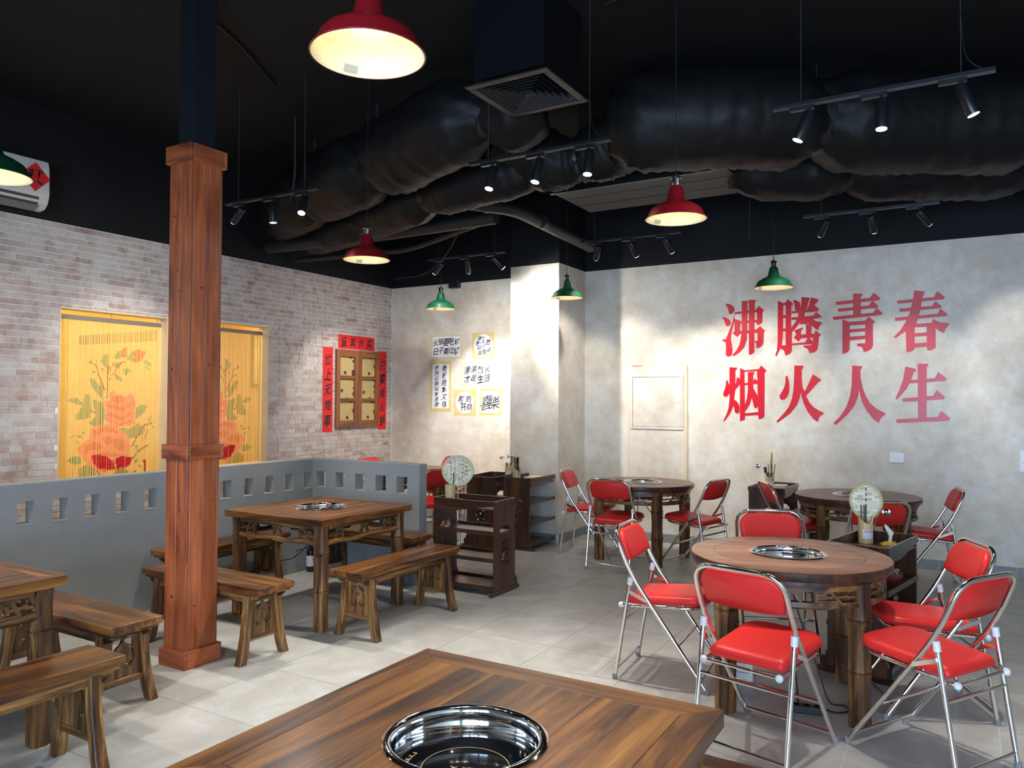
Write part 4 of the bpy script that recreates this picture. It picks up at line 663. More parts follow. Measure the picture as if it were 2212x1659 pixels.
def cart(label,loc,rz=0):
    t=thing('serving_stand',label,'stand',loc,rz,'dark wooden serving stands'); hw=.30; hd=.17
    for s in (-1,1):
        o=[(-hd,.03),(hd,.03),(hd,.115),(hd-.012,.12),(hd-.012,.745),(-hd+.012,.745),(-hd+.012,.12),(-hd,.115)]
        hol=[[(-.075,.485),(.075,.485),(.085,.495),(.085,.51),(.07,.51),(.062,.53),(.03,.536),(-.03,.536),(-.062,.53),(-.07,.51),(-.085,.51),(-.085,.495)]]
        hol+=[blob(x,z,.016,k) for k,(x,z) in enumerate(((-.035,.40),(.02,.405),(-.045,.35),(.0,.355),(.045,.345),(-.03,.30),(.03,.295),(-.045,.255),(.0,.25),(.045,.248)))]
        sp=MB().plate(o,hol,.016,lambda u,v,w,s=s:(s*(hw-.018)+s*w,u,v)).obj('side_panel',CW[2],t)
        m=MB()
        for a in ((-.085,.085,.428,.433),(-.085,.085,.222,.227),(-.085,-.080,.227,.428),(.080,.085,.227,.428)): m.box(s*hw-.002 if s>0 else s*hw-.0015,s*hw+.0015 if s>0 else s*hw+.002,a[0],a[1],a[2],a[3])
        r=random.Random(4)
        m.tube([(s*(hw+.000),.045*math.sin(z*38)+.012*math.sin(z*90),z) for z in [.235+.18*i/24 for i in range(25)]],.009,6)
        m.obj('dragon_carving',CW[2],sp,smooth=50)
        MB().box(s*hw-.022 if s>0 else s*hw-.008,s*hw+.008 if s>0 else s*hw+.022,-.215,.215,0,.032).obj('foot',CW[1],t,bevel=.003)
        for q in (-1,1): MB().box(s*hw-.014 if s>0 else s*hw-.002,s*hw+.002 if s>0 else s*hw+.014,q*.178-.012,q*.178+.012,.032,.092).obj('bracket',CW[2],t,bevel=.002)
        m=MB()
        for y,z in ((-.13,.73),(.13,.73),(-.13,.455),(.13,.455),(-.13,.06),(.13,.06),(-.13,.28),(.13,.28)): m.ball((s*(hw-.0015),y,z),.0035,6)
        m.obj('screws',flat('pale_screw',lin(120,110,100),.4),sp)
    iw=hw-.018
    MB().box(-iw,iw,-hd+.012,hd-.012,.672,.682).obj('top_tray_board',CW[0],t)
    for s in (-1,1):
        P=[(-iw,.745),(-iw,.655),(-.05,.655),(-.03,.66),(-.005,.68),(.03,.70),(.08,.708),(iw,.708),(iw,.745)]
        MB().plate(P,[],.014,lambda u,v,w,s=s:(u*(-s),s*(hd-.014)+s*w-(0),v)).obj('apron',CW[0],t)
    for zc in (.49,.275,.055):
        m=MB().box(-iw,iw,-hd,hd,zc-.012,zc); sh=m.obj('shelf',CW[0],t)
        for s in (-1,1): MB().box(-iw,iw,s*hd-.008 if s>0 else s*hd,s*hd if s>0 else s*hd+.008,zc,zc+.02).obj('shelf_lip',CW[0],sh)
    return t
def chair(label,loc,rz=0):
    t=thing('folding_chair',label,'chair',loc,rz,'red folding chairs at the round tables'); Y=lambda x:x-.256
    P=[(-.212,Y(.512),.008),(-.212,Y(.085),.598),(-.208,Y(-.012),.832),(.208,Y(-.012),.832),(.212,Y(.085),.598),(.212,Y(.512),.008)]
    bf=MB().tube(fillet(P,[.12,.10,.10,.12],7),.0115,10).obj('back_frame',CHROME,t,smooth=60)
    for s in (-1,1):
        rl=MB().tube([(s*.212,Y(0),.006),(s*.212,Y(.090),.565)],.0115,10).obj('rear_leg',CHROME,t,smooth=60)
        MB().tube([(s*.212,Y(.085),.532),(s*.212,Y(.0915),.572)],.0155,10).obj('plastic_sleeve',WHITEP,rl,smooth=60)
        MB().bar((s*.226,Y(.080),.498),(s*.226,Y(.186),.452),.003,.018).obj('link_bar',CHROME,t)
        MB().ball((s*.175,Y(.024),.405),.017,10).obj('end_cap',WHITEP,t,smooth=80)
        for yy_,zz_,par in ((.512,.008,bf),(0,.006,rl)):
            MB().lathe([(.0135,-.008),(.0135,.02)],10,(s*.212,Y(yy_),.0085),True).obj('foot_cap',FC,par,smooth=60)
    P=[(-.175,Y(.03),.405),(-.180,Y(.47),.432),(.180,Y(.47),.432),(.175,Y(.03),.405)]
    MB().tube(fillet(P,.12,7),.0105,10).obj('seat_frame',CHROME,t,smooth=60)
    for y,z,nm in ((.03,.405,'seat_bar'),(.052,.335,'rear_stretcher'),(.010,.062,'rear_stretcher'),(.470,.060,'front_stretcher'),(.352,.228,'front_stretcher')):
        w_=.212 if 'str' in nm else .175
        MB().tube([(-w_,Y(y),z),(w_,Y(y),z)],.0085,8).obj(nm,CHROME,t,smooth=60)
    # cushion
    P=rrect(-.185,.185,Y(.055),Y(.497),.03,3); P=[]
    for cx,cy,r_,a0 in ((.10,Y(.41),.088,0),(-.10,Y(.41),.088,90),(-.15,Y(.085),.025,180),(.15,Y(.085),.025,270)):
        for k in range(6): a=R(a0+18*k); P.append((cx+r_*math.cos(a),cy+r_*math.sin(a)))
    def cushion(P,fn,th,edge,name):
        m=MB(); c=(sum(p[0] for p in P)/len(P),sum(p[1] for p in P)/len(P)); rings=[]
        for sc,h in ((.95,-th*.35),(1,-th*.15),(1.0,th*.3),(.975,th*.62),(.92,th*.85),(.8,th*.97),(.5,th*1.0)):
            rings.append([m.bm.verts.new(fn(c[0]+(x-c[0])*(1-(1-sc)*edge),c[1]+(y-c[1])*(1-(1-sc)*edge),h)) for x,y in P])
        n=len(P)
        for A,B in zip(rings,rings[1:]):
            for k in range(n): m.bm.faces.new((A[k],A[(k+1)%n],B[(k+1)%n],B[k]))
        m.bm.faces.new(rings[0][::-1]); m.bm.faces.new(rings[-1]); return m.obj(name,RED,t,smooth=70)
    cushion(P,lambda x,y,h:(x,y,.444+h+.02*(y/.25)),.036,.9,'seat')
    P=rrect(-.192,.192,.66,.815,.075,6); lo=[(x,z) for x,z in P if z>.735]; P=[(-.182,.66),(-.10,.651),(0,.648),(.10,.651),(.182,.66)]+lo
    d=Vector((0,-.097,.234)).normalized(); nrm=Vector((0,.234,.097)).normalized()
    def fb(x,z,h):
        q=Vector((0,Y(.085),.598))+d*((z-.598)/d.z); return (x,q.y+nrm.y*h+.018*(x/.19)**2-.006,q.z+nrm.z*h)
    cushion(P,fb,.026,.8,'backrest')
    return t
FC=flat('grey_foot_cap',(.25,.25,.26,1),.5)
# ---------------------------------------------------------------- placing the furniture
T0=square_table('square wooden hotpot table between four benches beside the grey partition',(-4.1275,4.213,0),R(90))
dup(T0,(-3.9775,1.512,0),R(90),'square wooden table cut off by the left edge of the photo')
dup(T0,(-1.021,1.535,0),R(90),'large square wooden table in the foreground with a round hob')
hob((-4.1275,4.213,.75),'steel hotpot hob in the square table beside the grey partition')
hob((-3.9775,1.512,.75),'steel hotpot hob in the square table at the left edge')
hob((-1.021,1.523,.75),'steel and black glass hotpot hob in the foreground table',R(20))
RT=round_table('round hotpot table nearest the camera, ringed by five red chairs',(-.812,4.26,0),R(13))
dup(RT,(-2.757,7.22,0),R(-6),'round hotpot table between the wall column and the electrical panel')
dup(RT,(-.809,7.225,0),R(15),'round hotpot table under the big red lettering')
dup(RT,(-5.5,7.1,0),R(30),'round hotpot table behind the grey partition below the calligraphy sheets')
hob((-.812,4.25,.75),'steel hotpot hob in the nearest round table')
hob((-2.757,7.22,.75),'steel hotpot hob in the round table in front of the electrical panel')
hob((-.809,7.225,.75),'steel hotpot hob in the round table under the red lettering')
hob((-5.5,7.1,.75),'steel hotpot hob in the round table behind the partition')
B0=bench('wooden bench on the right side of the central square table',(-3.415,4.255,0),R(90))
dup(B0,(-4.06,3.235,0),0,'wooden bench partly behind the timber post, in front of the central table')
dup(B0,(-4.965,4.04,0),R(90),'wooden bench against the long side of the grey partition')
dup(B0,(-4.33,5.010,0),0,'wooden bench against the short end of the grey partition')
dup(B0,(-4.06,2.345,0),0,'wooden bench left of the timber post, beside the left-edge table')
dup(B0,(-3.245,1.478,0),R(90),'wooden bench at the lower left corner, nearest the camera')
dup(B0,(-4.80,1.50,0),R(90),'wooden bench seen under the left-edge table, against the partition')
dup(B0,(-1.0,2.255,0),0,'wooden bench just showing behind the right corner of the foreground table')
C0=chair('red folding chair seen from behind, front left of the nearest round table',(-.784,3.583,0),R(-13.6))
for lab,x,y,a in (('red folding chair in side view left of the nearest round table',-1.452,4.246,-86.4),
 ('red folding chair at the far side of the nearest round table, facing it',-1.02,4.97,201),
 ('front one of two red folding chairs right of the nearest round table',-.144,3.879,59.5),
 ('rear one of two red folding chairs right of the nearest round table',-.194,4.493,113.3),
 ('red folding chair beside the wall column, left of the middle round table',-3.34,7.25,-81),
 ('red folding chair seen from behind in front of the middle round table',-2.80,6.72,-1),
 ('red folding chair right of the middle round table, by the small low socket',-2.19,7.08,76),
 ('red folding chair nearly edge-on left of the round table under the lettering',-1.32,7.19,-62),
 ('red folding chair in front of the round table under the lettering, behind the fan',-.65,6.35,30),
 ('red folding chair at the right of the round table under the lettering',-.30,7.38,100),
 ('red folding chair whose top just shows above the grey partition',-6.13,7.33,-90),
 ('red folding chair against the back wall behind the woven round fan',-5.56,7.72,170),
 ('red folding chair right of the table behind the partition, beside the fan',-4.93,6.66,66)):
    dup(C0,(x,y,0),R(a),lab)
K0=cart('dark wooden serving stand beside the central table, in front of the partition end',(-3.503,5.338,0),0)
dup(K0,(-4.022,7.215,0),R(90),'dark wooden serving stand against the wall column, open side to the right')
dup(K0,(-4.425,7.10,0),R(96),'dark wooden serving stand half hidden left of the one at the column')
dup(K0,(-.475,5.02,0),R(78),'dark wooden serving stand behind the nearest round table')
dup(K0,(-1.60,7.70,0),R(88),'dark wooden serving stand against the beige wall left of the lettering')
# ---------------------------------------------------------------- cups, fans, chopsticks, ladles, tissues
LABELW=flat('cup_label_paper',lin(214,216,228),.6); LABR=flat('label_red_print',lin(190,40,60),.6); LABG=flat('label_grey_print',lin(140,110,120),.6)
def cup(label,loc,face,low,lab=True,h=.165,r=.043):
    """bamboo cup cut at a slant, low side towards angle `low`; printed label faces `face`"""
    t=thing('bamboo_cup',label,'cup',loc,0,'bamboo cups on the serving stands'); n=28; m=MB(); A=[];Bq=[];Cq=[];Dq=[]
    for k in range(n):
        a=2*PI*k/n; zt=h-.045*max(0,math.cos(a-low))**1.3 if low is not None else h
        c,s_=math.cos(a),math.sin(a)
        A.append(m.bm.verts.new((r*c,r*s_,0)));Bq.append(m.bm.verts.new((r*c,r*s_,zt)));Cq.append(m.bm.verts.new(((r-.006)*c,(r-.006)*s_,zt)));Dq.append(m.bm.verts.new(((r-.006)*c,(r-.006)*s_,.012)))
    for P,Q in ((A,Bq),(Bq,Cq),(Cq,Dq)):
        for k in range(n): m.bm.faces.new((P[k],P[(k+1)%n],Q[(k+1)%n],Q[k]))
    m.bm.faces.new(A[::-1]); m.bm.faces.new(Dq); m.obj('body',BAMBOO,t,smooth=50)
    if lab:
        cyl=lambda rr:(lambda u,v,w:((rr+w)*math.cos(face+u/r),(rr+w)*math.sin(face+u/r),v))
        m=MB()
        for i in range(6): m.plate([(-.033+.011*i,.03),(-.022+.011*i,.03),(-.022+.011*i,.085),(-.033+.011*i,.085)],[],.0006,cyl(r))
        m.obj('label',LABELW,t); lb=list(t.children)[-1]; m=MB()
        for i in range(3):
            x=-.022+.017*i
            for a in ((x,.066,x+.003,.08),(x+.006,.066,x+.009,.08),(x,.072,x+.01,.075),(x+.001,.0785,x+.011,.08)): m.plate([(a[0],a[1]),(a[2],a[1]),(a[2],a[3]),(a[0],a[3])],[],0,cyl(r+.0011))
        m.obj('red_print',LABR,lb,recalc=False); m=MB()
        for z,x0,x1 in ((.053,-.012,.018),(.042,-.02,.024)): m.plate([(x0,z),(x1,z),(x1,z+.0035),(x0,z+.0035)],[],0,cyl(r+.0011))
        m.obj('grey_print',LABG,lb,recalc=False)
    return t
def sticks(loc,dirs,length,label,group,r=.0033):
    for k,(a,b,dx,dy) in enumerate(dirs):
        o=MB().tube([(0,0,0),(dx*length,dy*length,length)],[r,r*1.15],6).obj('chopstick',STICK); place(o,(loc[0]+a,loc[1]+b,loc[2]+.014)); tag(o,label if len(dirs)>5 else label+', '+['leftmost','second','third','rightmost'][k if k<len(dirs)-1 else 3]+' one','chopstick',group)
def ladle(loc,top,label,bowl=.032,face=(0,-1)):
    t=thing('ladle',label,'ladle',loc); p=Vector(top)
    MB().tube(fillet([(0,0,.014),p*.85,p,p+Vector((face[0]*.02,face[1]*.02,.012))],.02,4),[.0035]*2+[.0035]*7+[.0035]*4 if False else .0035,8).obj('handle',STEEL,t,smooth=60)
    c=p+Vector((face[0]*(.02+bowl*.8),face[1]*(.02+bowl*.8),.006)); m=MB()
    m.lathe([(bowl*math.sin(a),-bowl*math.cos(a)) for a in [R(x) for x in range(0,91,15)]]+[(bowl*.94*math.sin(a),-bowl*.94*math.cos(a)) for a in [R(x) for x in range(90,-1,-15)]],18,mx=Matrix.Translation(c)@Matrix.Rotation(R(30),4,'X')); m.obj('bowl',STEEL,t,smooth=60)
def fan(label,loc,facing,rx,rz,oval,tilt=0):
    """woven bamboo fan standing in a cup; facing = yaw of its front"""
    t=thing('woven_fan',label,'fan',loc,facing,'woven fans in the bamboo cups'); zc=.155+rz
    fr=lambda a:(rx*math.cos(a)*(1-(oval*.22)*max(0,-math.sin(a))**1.5),zc+rz*math.sin(a))
    O=[fr(2*PI*k/48) for k in range(48)]
    MB().tube([(x,0,z) for x,z in O],.0055,8,True).obj('rim',flat('pale_green_rim',lin(196,206,178),.5) if not oval else flat('straw_rim',lin(182,174,120),.5),t,smooth=60)
    MB().plate([((x)*.985,zc+(z-zc)*.985) for x,z in O],[],.002,lambda u,v,w:(u,w-.001,v)).obj('backing',flat('straw_backing',lin(196,186,150),.7),t)
    m=MB(); st=.0165; r=random.Random(int(rx*1000)); cols=[]
    for i in range(-14,15):
        for j in range(-14,15):
            k=(i+j)%4; hor=((i//2+j)%2==0) if not oval else ((i+j)%2==0)
            x=i*st;z=zc+j*st; L_=(st*.98,st*.46) if hor else (st*.46,st*.98)
            if all(((x+sx*L_[0])/ (rx*(1-oval*.22*max(0,(zc-z)/rz)**1.5)))**2+((z+sz*L_[1]-zc)/rz)**2<.93 for sx in (-1,1) for sz in (-1,1)):
                h=.0028 if hor else .0018; n0=len(m.bm.faces); m.box(x-L_[0],x+L_[0],-h,h,z-L_[1],z+L_[1]); cols+= [r.choice((0,0,0,0,1,1,2))]*6
    me=m.obj('weave',[flat('weave_straw',lin(212,206,180),.6),flat('weave_pale',lin(224,222,204),.6),flat('weave_tan',lin(188,172,132),.6)],t)
    for p,c in zip(me.data.polygons,cols): p.material_index=c
    tag(me,kind='stuff')
    MB().box(-.006,.006,-.005,.003,.015,zc-rz*.75 if oval else zc-rz).obj('handle',flat('split_bamboo_handle',lin(150,140,112),.5),t)
    if oval:
        m=MB()
        for k in range(5): z=zc-rz*.6+.034*k; m.box(-.0035,.0035,-.0065,-.004,z,z+.022)
        m.obj('spine',flat('dark_spine',lin(86,80,78),.6),t)
    return t
def tissue(label,loc,rz,w=.05,tall=True):
    t=thing('tissue_pack',label,'tissue',loc,rz,'yellow tissue packs'); m=MB(); r=random.Random(int(abs(loc[0])*100)); P=[]
    for j in range(6): P.append([m.bm.verts.new((w*(i/3-1)*(1+.08*r.uniform(-1,1)),.035*(j/2.5-1),(.012+.010*r.random())*(1 if 0<i<6 and 0<j<5 else .3))) for i in range(7)])
    bt=[[m.bm.verts.new((v.co.x,v.co.y,0)) for v in row] for row in P]
    for j in range(5):
        for i in range(6): m.bm.faces.new((P[j][i],P[j][i+1],P[j+1][i+1],P[j+1][i])); m.bm.faces.new((bt[j][i],bt[j+1][i],bt[j+1][i+1],bt[j][i+1]))
    for i in range(6): m.bm.faces.new((P[0][i+1],P[0][i],bt[0][i],bt[0][i+1])); m.bm.faces.new((P[5][i],P[5][i+1],bt[5][i+1],bt[5][i]))
    for j in range(5): m.bm.faces.new((P[j][0],P[j+1][0],bt[j+1][0],bt[j][0])); m.bm.faces.new((P[j+1][6],P[j][6],bt[j][6],bt[j+1][6]))
    m.obj('pack',flat('yellow_wrapper',lin(206,176,50),.45),t,smooth=80)
    if tall:
        m=MB(); pr=[(.012,.016),(.010,.05),(.020,.075),(.014,.105),(.002,.125)]
        rows=[[m.bm.verts.new((x+(-.012 if z>.1 else 0)+hw*math.cos(a),.35*hw*math.sin(a)+.004*math.sin(3*a),z)) for a in [2*PI*k/10 for k in range(10)]] for (hw,z),x in zip(pr,(0,.004,.004,-.004,-.016))]
        for A,Bz in zip(rows,rows[1:]):
            for k in range(10): m.bm.faces.new((A[k],A[(k+1)%10],Bz[(k+1)%10],Bz[k]))
        m.bm.faces.new(rows[-1]); m.obj('tissue_sheet',flat('tissue_paper',lin(226,220,204),.8),t,smooth=80)
ZS=.6825
# central stand
FA=-math.atan2(3.68,5.27)  # towards the viewer side of the room
cup('bamboo cup in front of the round woven fan on the central serving stand',(-3.70,5.27,ZS),R(-100),None,False)
sticks((-3.70,5.27,ZS),((-.02,0,-.06,0),(.0,.01,.0,.02),(.02,0,.05,.01)),.245,'dark chopstick in the bamboo cup with the round fan','chopsticks in the cup with the round fan')
fan('round pale woven fan standing in the cup on the central serving stand',(-3.645,5.30,ZS),R(33),.128,.124,0)
tissue('yellow tissue pack beside the cup on the central serving stand',(-3.53,5.31,ZS),R(20),.06,False)
# stands at the column
cup('plain bamboo cup full of chopsticks on the stand against the column',(-4.085,7.03,ZS),R(-20),R(-20),True)
sticks((-4.085,7.03,ZS),[(.018*math.cos(k*2.1),.018*math.sin(k*2.1),.05*math.sin(k*3.7),.05*math.cos(k*2.9)) for k in range(9)],.25,'dark chopstick in the packed cup on the stand against the column','chopsticks in the packed cup at the column')
t=thing('paper_napkins','flat stack of cream paper napkins on the stand against the column','napkin',(-4.0,7.25,ZS)); MB().box(-.07,.07,-.10,.12,0,.05).obj('stack',flat('cream_napkin',lin(214,200,166),.8),t,bevel=.004)
cup('bamboo cup with ladles on the stand half hidden at the column',(-4.40,7.40,ZS),R(-75),R(-75))
for k,(x,y,f) in enumerate(((-.055,-.02,(-.3,-.9)),(-.01,.02,(.2,-.9)),(.03,0,(.5,-.8)))): ladle((-4.40,7.40,ZS),(x,y,.225+.012*k),'shiny steel ladle in the cup on the half hidden stand, '+('leftmost','middle','rightmost')[k]+' of three',.022,f)
sticks((-4.40,7.40,ZS),((.015,.01,.06,.02),(.0,.018,.12,.02),(.02,-.005,.16,0)),.235,'dark chopstick beside the ladles in the cup on the half hidden stand','chopsticks beside the ladles')
# right stand
cup('bamboo cup holding the oval fan on the stand behind the nearest round table',(-.535,5.235-.02,ZS),R(-62),R(-60))
fan('oval woven fan standing in the cup behind the nearest round table',(-.535,5.245,ZS-.02),R(4),.092,.112,1)
sticks((-.535,5.225,ZS),((-.015,-.012,-.05,0),(-.004,-.014,-.02,0),(.002,-.012,0,0)),.215,'dark chopstick in front of the oval fan','chopsticks in the cup with the oval fan')
ladle((-.515,5.21,ZS),(.06,-.01,.195),'steel ladle leaning right in the cup with the oval fan',.026,(.9,-.3))
tissue('yellow tissue pack with a pulled-up sheet behind the nearest round table',(-.40,5.21,ZS),R(15))
# far stand
cup('bamboo cup with ladle and fan edge on the stand against the beige wall',(-1.665,7.83,ZS),R(-80),R(-80))
ladle((-1.665,7.83,ZS),(-.075,-.01,.225),'steel ladle leaning left in the cup against the beige wall',.03,(-.9,-.3))
sticks((-1.665,7.83,ZS),((-.01,.01,-.03,0),(.01,.012,.0,0),(.016,0,.02,0),(.018,.01,.14,0)),.235,'dark chopstick in the cup against the beige wall','chopsticks in the cup at the beige wall')
fan('woven fan seen edge-on in the cup against the beige wall',(-1.655,7.86,ZS),R(97),.085,.105,1)
sticks((-1.69,7.83,ZS),((0,0,-.13,0),(.012,0,-.12,0),(.006,.01,-.10,.01)),.205,'thick dark serving chopstick leaning left against the beige wall','serving chopsticks at the beige wall',.007)
tissue('flat yellow tissue pack on the stand against the beige wall',(-1.545,7.66,ZS),R(5),.055,False)
t=thing('paper_napkins','small stack of pale napkins on the stand against the beige wall','napkin',(-1.56,7.82,ZS)); MB().box(-.06,.06,-.07,.07,0,.055).obj('stack',flat('pale_napkin',lin(206,200,184),.8),t,bevel=.004)
# bottle in the corner of the partition
t=thing('glass_bottle','dark bottle with red cap and white label on the floor in the partition corner','bottle',(-5.09,5.075,0))
MB().lathe([(0,0),(.036,0),(.039,.006),(.039,.175),(.034,.20),(.018,.225),(.0145,.25),(.0145,.275),(0,.275)],24).obj('body',flat('dark_bottle_glass',(.012,.008,.006,1),.08,coat=.5),t,smooth=50)
MB().lathe([(.0155,.245),(.0165,.25),(.0165,.305),(.014,.308),(0,.308)],18).obj('cap',flat('red_cap',lin(160,20,28),.4),t,smooth=50)
MB().lathe([(.0393,.05),(.0396,.05),(.0396,.145),(.0393,.145)],24).obj('label',LABELW,t,smooth=50)
# cables and power strips under the tables
def cord(label,pts,r=.0035,rad=.06): return tag(MB().tube(fillet(pts,rad,6),r,8).obj('extension_lead',CABLE,None,smooth=60),label,'lead')
cord('thin black cord looping to the floor under the nearest round table',[(-.80,4.25,.60),(-.74,4.22,.4),(-.66,4.20,.2),(-.60,4.18,.02),(-.54,4.27,.005),(-.50,4.20,.005),(-.56,4.13,.005),(-.62,4.16,.005),(-.68,4.20,.005),(-.70,4.12,.01)],.004)
cord('second black cord with a thick plug end hanging under the nearest round table',[(-.84,4.30,.60),(-.80,4.28,.3),(-.76,4.22,.06),(-.74,4.13,.02)],.004)
t=thing('power_strip','black power strip on the floor under the nearest round table','power strip',(-.69,4.085,0),R(12))
MB().box(-.08,.08,-.03,.03,0,.035).obj('housing',BLACKP,t,bevel=.006,seg=2)
for k in range(3): MB().lathe([(.014,.035),(.016,.037),(.016,.035)],12,(-.05+.05*k,0,0),True).obj('outlet',BLACKM,t)
t=thing('adapter_box','white adapter box on the floor behind the front red chair','box',(-1.07,4.33,0),R(10)); MB().box(-.06,.06,-.05,.05,0,.12).obj('case',WHITEP,t,bevel=.006,seg=2); MB().box(-.04,.04,-.052,-.049,.07,.073).obj('seam',LABG,t)
cord('black cord hanging under the central square table',[(-4.30,4.30,.60),(-4.36,4.36,.45),(-4.62,4.42,.28),(-4.95,4.5,.2),(-5.1,4.4,.12),(-5.14,4.2,.02)],.004)
cord('black cord sagging between central table and partition bench',[(-4.2,4.45,.60),(-4.35,4.75,.3),(-4.7,4.9,.32),(-5.14,4.95,.2)],.004)
t=thing('control_box','black control box with cables under the central square table','box',(-4.42,4.42,.56)); MB().box(-.07,.07,-.05,.05,0,.11).obj('case',BLACKP,t,bevel=.006); m=MB(); m.tube(fillet([(0,0,0),(.02,0,-.08),(-.06,.03,-.14),(-.10,0,-.02)],.04,5),.005,8); m.obj('cable',CABLE,t,smooth=60)
cord('black cord from the middle round table to the small wall socket',[(-2.76,7.26,.60),(-2.72,7.3,.45),(-2.60,7.5,.36),(-2.65,7.9,.34),(-2.80,8.12,.29)],.004)
cord('black cord hanging straight to the floor under the middle round table',[(-2.80,7.2,.60),(-2.79,7.2,.3),(-2.78,7.25,.02),(-2.86,7.3,.006)],.004)
cord('black cord hanging under the round table below the lettering',[(-.85,7.2,.60),(-.84,7.2,.3),(-.82,7.25,.02),(-.9,7.3,.006)],.004)
# ---------------------------------------------------------------- air conditioner
t=thing('air_conditioner','white wall-mounted air conditioner above the brick wall at the left edge','air conditioner',(-6.695,3.0,3.085))
ACW=flat('white_appliance_plastic',lin(206,200,190),.4)
P=[(0,.03),(.10,0),(.17,.01),(.215,.05),(.24,.12),(.235,.33),(.22,.39),(.20,.405),(0,.405)]
MB().plate(P,[],.92,lambda u,v,w:(u,w-.45,v)).obj('body',ACW,t,bevel=.006)
MB().plate([(.236,.14),(.244,.15),(.240,.33),(.225,.392),(.215,.392)],[],.90,lambda u,v,w:(u,w-.44,v)).obj('front_panel',ACW,t)
MB().plate([(.13,-.002),(.21,.04),(.232,.095),(.226,.10),(.20,.05),(.13,.008)],[],.78,lambda u,v,w:(u,w-.39,v)).obj('air_slot',flat('slot_grey',(.05,.05,.055,1),.5),t)
MB().plate([(.14,-.008),(.215,.028),(.212,.034),(.14,0)],[],.80,lambda u,v,w:(u,w-.40,v)).obj('louver',flat('louver_grey',lin(120,118,114),.4),t)
for k,(y,lab,ch) in enumerate(((3.35,'red diamond paper with a black character on the right of the air conditioner','興'),(2.93,'red diamond paper half hidden by the green lamp on the air conditioner','旺'))):
    q=thing('red_paper_diamond',lab,'paper',(-6.695+.249,y,3.06+.272),0,'red paper diamonds on the air conditioner'); d=.118
    f=lambda u,v,w:(w-.045*max(0,v-.06)*4+(-.0),u,v)
    MB().plate([(-d,0),(0,-d),(d,0),(0,d)],[],.0015,lambda u,v,w:(w-.004,u,v)).obj('paper',REDP,q); m=MB(); ink(m,ch,0,0,.13,lambda a,b:(-.0018,a,b),.03,.5,k); m.obj('brush_writing',INK,q,recalc=False)
# ---------------------------------------------------------------- ceiling services
DUCT=None
def ductmat():
    m,nt,p=newmat('black_duct_wrap'); s=N(nt,'ShaderNodeNewGeometry').outputs['Position']
    p.inputs['Base Color'].default_value=(.007,.0066,.0066,1); p.inputs['Roughness'].default_value=.5; p.inputs['Specular IOR Level'].default_value=.22
    n=N(nt,'ShaderNodeTexNoise'); n.inputs['Scale'].default_value=2.6; n.inputs['Detail'].default_value=8; n.inputs['Distortion'].default_value=.9; L(nt,s,n.inputs['Vector'])
    b=N(nt,'ShaderNodeBump'); b.inputs['Strength'].default_value=.35; b.inputs['Distance'].default_value=.05; L(nt,n.outputs[0],b.inputs['Height']); L(nt,b.outputs[0],p.inputs['Normal']); return m
DUCT=ductmat()
def duct(label,pts,r,ties,sag=.05,seed=1):
    """wrapped flexible duct: bulging between ties"""
    t=thing('flexible_duct',label,'duct',pts[0],0,'black wrapped flexible ducts'); o=Vector(pts[0])
    P=fillet(pts,.6,10); L_=[0]
    for a,b in zip(P,P[1:]): L_.append(L_[-1]+(b-a).length)
    tot=L_[-1]; n=110; Q=[];Rr=[];q=random.Random(seed)
    for i in range(n+1):
        d=tot*i/n; j=max(k for k in range(len(L_)) if L_[k]<=d+1e-9); j=min(j,len(P)-2); f=(d-L_[j])/max(1e-6,L_[j+1]-L_[j]); p=P[j].lerp(P[j+1],f)
        u=d/tot; dist=min(abs(u-x) for x in ties)*tot; bul=min(1,dist/.28); bul=.66+.34*math.sin(bul*PI/2)
        Q.append(p-o+Vector((0,0,-sag*bul))); Rr.append(r*bul*(1+.03*q.uniform(-1,1)))
    m=MB().tube(Q,Rr,28)
    m.bm.verts.ensure_lookup_table()
    for i in range(n+1):
        u=i/n; dist=min(abs(u-x) for x in ties)*tot; fall=.9*math.exp(-dist/.22)+.10
        for kk in range(28):
            v=m.bm.verts[i*28+kk]; th=2*PI*kk/28; d=v.co-Q[i]
            v.co=Q[i]+d*(1+fall*.075*(math.sin(9*th+1.7*seed+3*math.sin(i*.21))+.6*math.sin(14*th-i*.13)))+Vector((q.uniform(-1,1),q.uniform(-1,1),q.uniform(-1,1)))*.003
    m.obj('wrap',DUCT,t,smooth=80)
    for x in ties:
        if .02<x<.98:
            i=int(x*n); c=Q[i]; MB().bar(c+Vector((0,0,Rr[i])),(c.x,c.y,ZC-o.z),.03,.003,(1,0,0)).obj('hanger_strap',flat('dark_strap',(.03,.03,.032,1),.5),t)
            MB().tube([Q[i-1],Q[i+1]],[Rr[i]*1.04]*2,28).obj('tie_band',BLACKP,t,smooth=60)
    return t
duct('large black wrapped duct bulging across the upper right ceiling',[(2.6,7.2,3.58),(.9,6.75,3.58),(-.4,6.2,3.60),(-1.5,5.45,3.62),(-2.25,5.25,3.62)],.36,(0,.17,.42,.72,1.0),.03,2)
duct('thinner black wrapped duct showing below the large duct on the right',[(2.6,7.75,3.42),(.9,7.35,3.42),(-.5,6.8,3.44),(-1.6,6.2,3.46)],.25,(0,.22,.50,.80,1),.03,3)
duct('black wrapped duct running left from the square air diffuser',[(-2.55,4.75,3.66),(-3.1,4.55,3.62),(-3.9,4.8,3.55),(-4.9,5.1,3.52),(-5.8,5.5,3.56),(-6.5,6.0,3.6)],.31,(0,.10,.40,.68,1),.03,4)
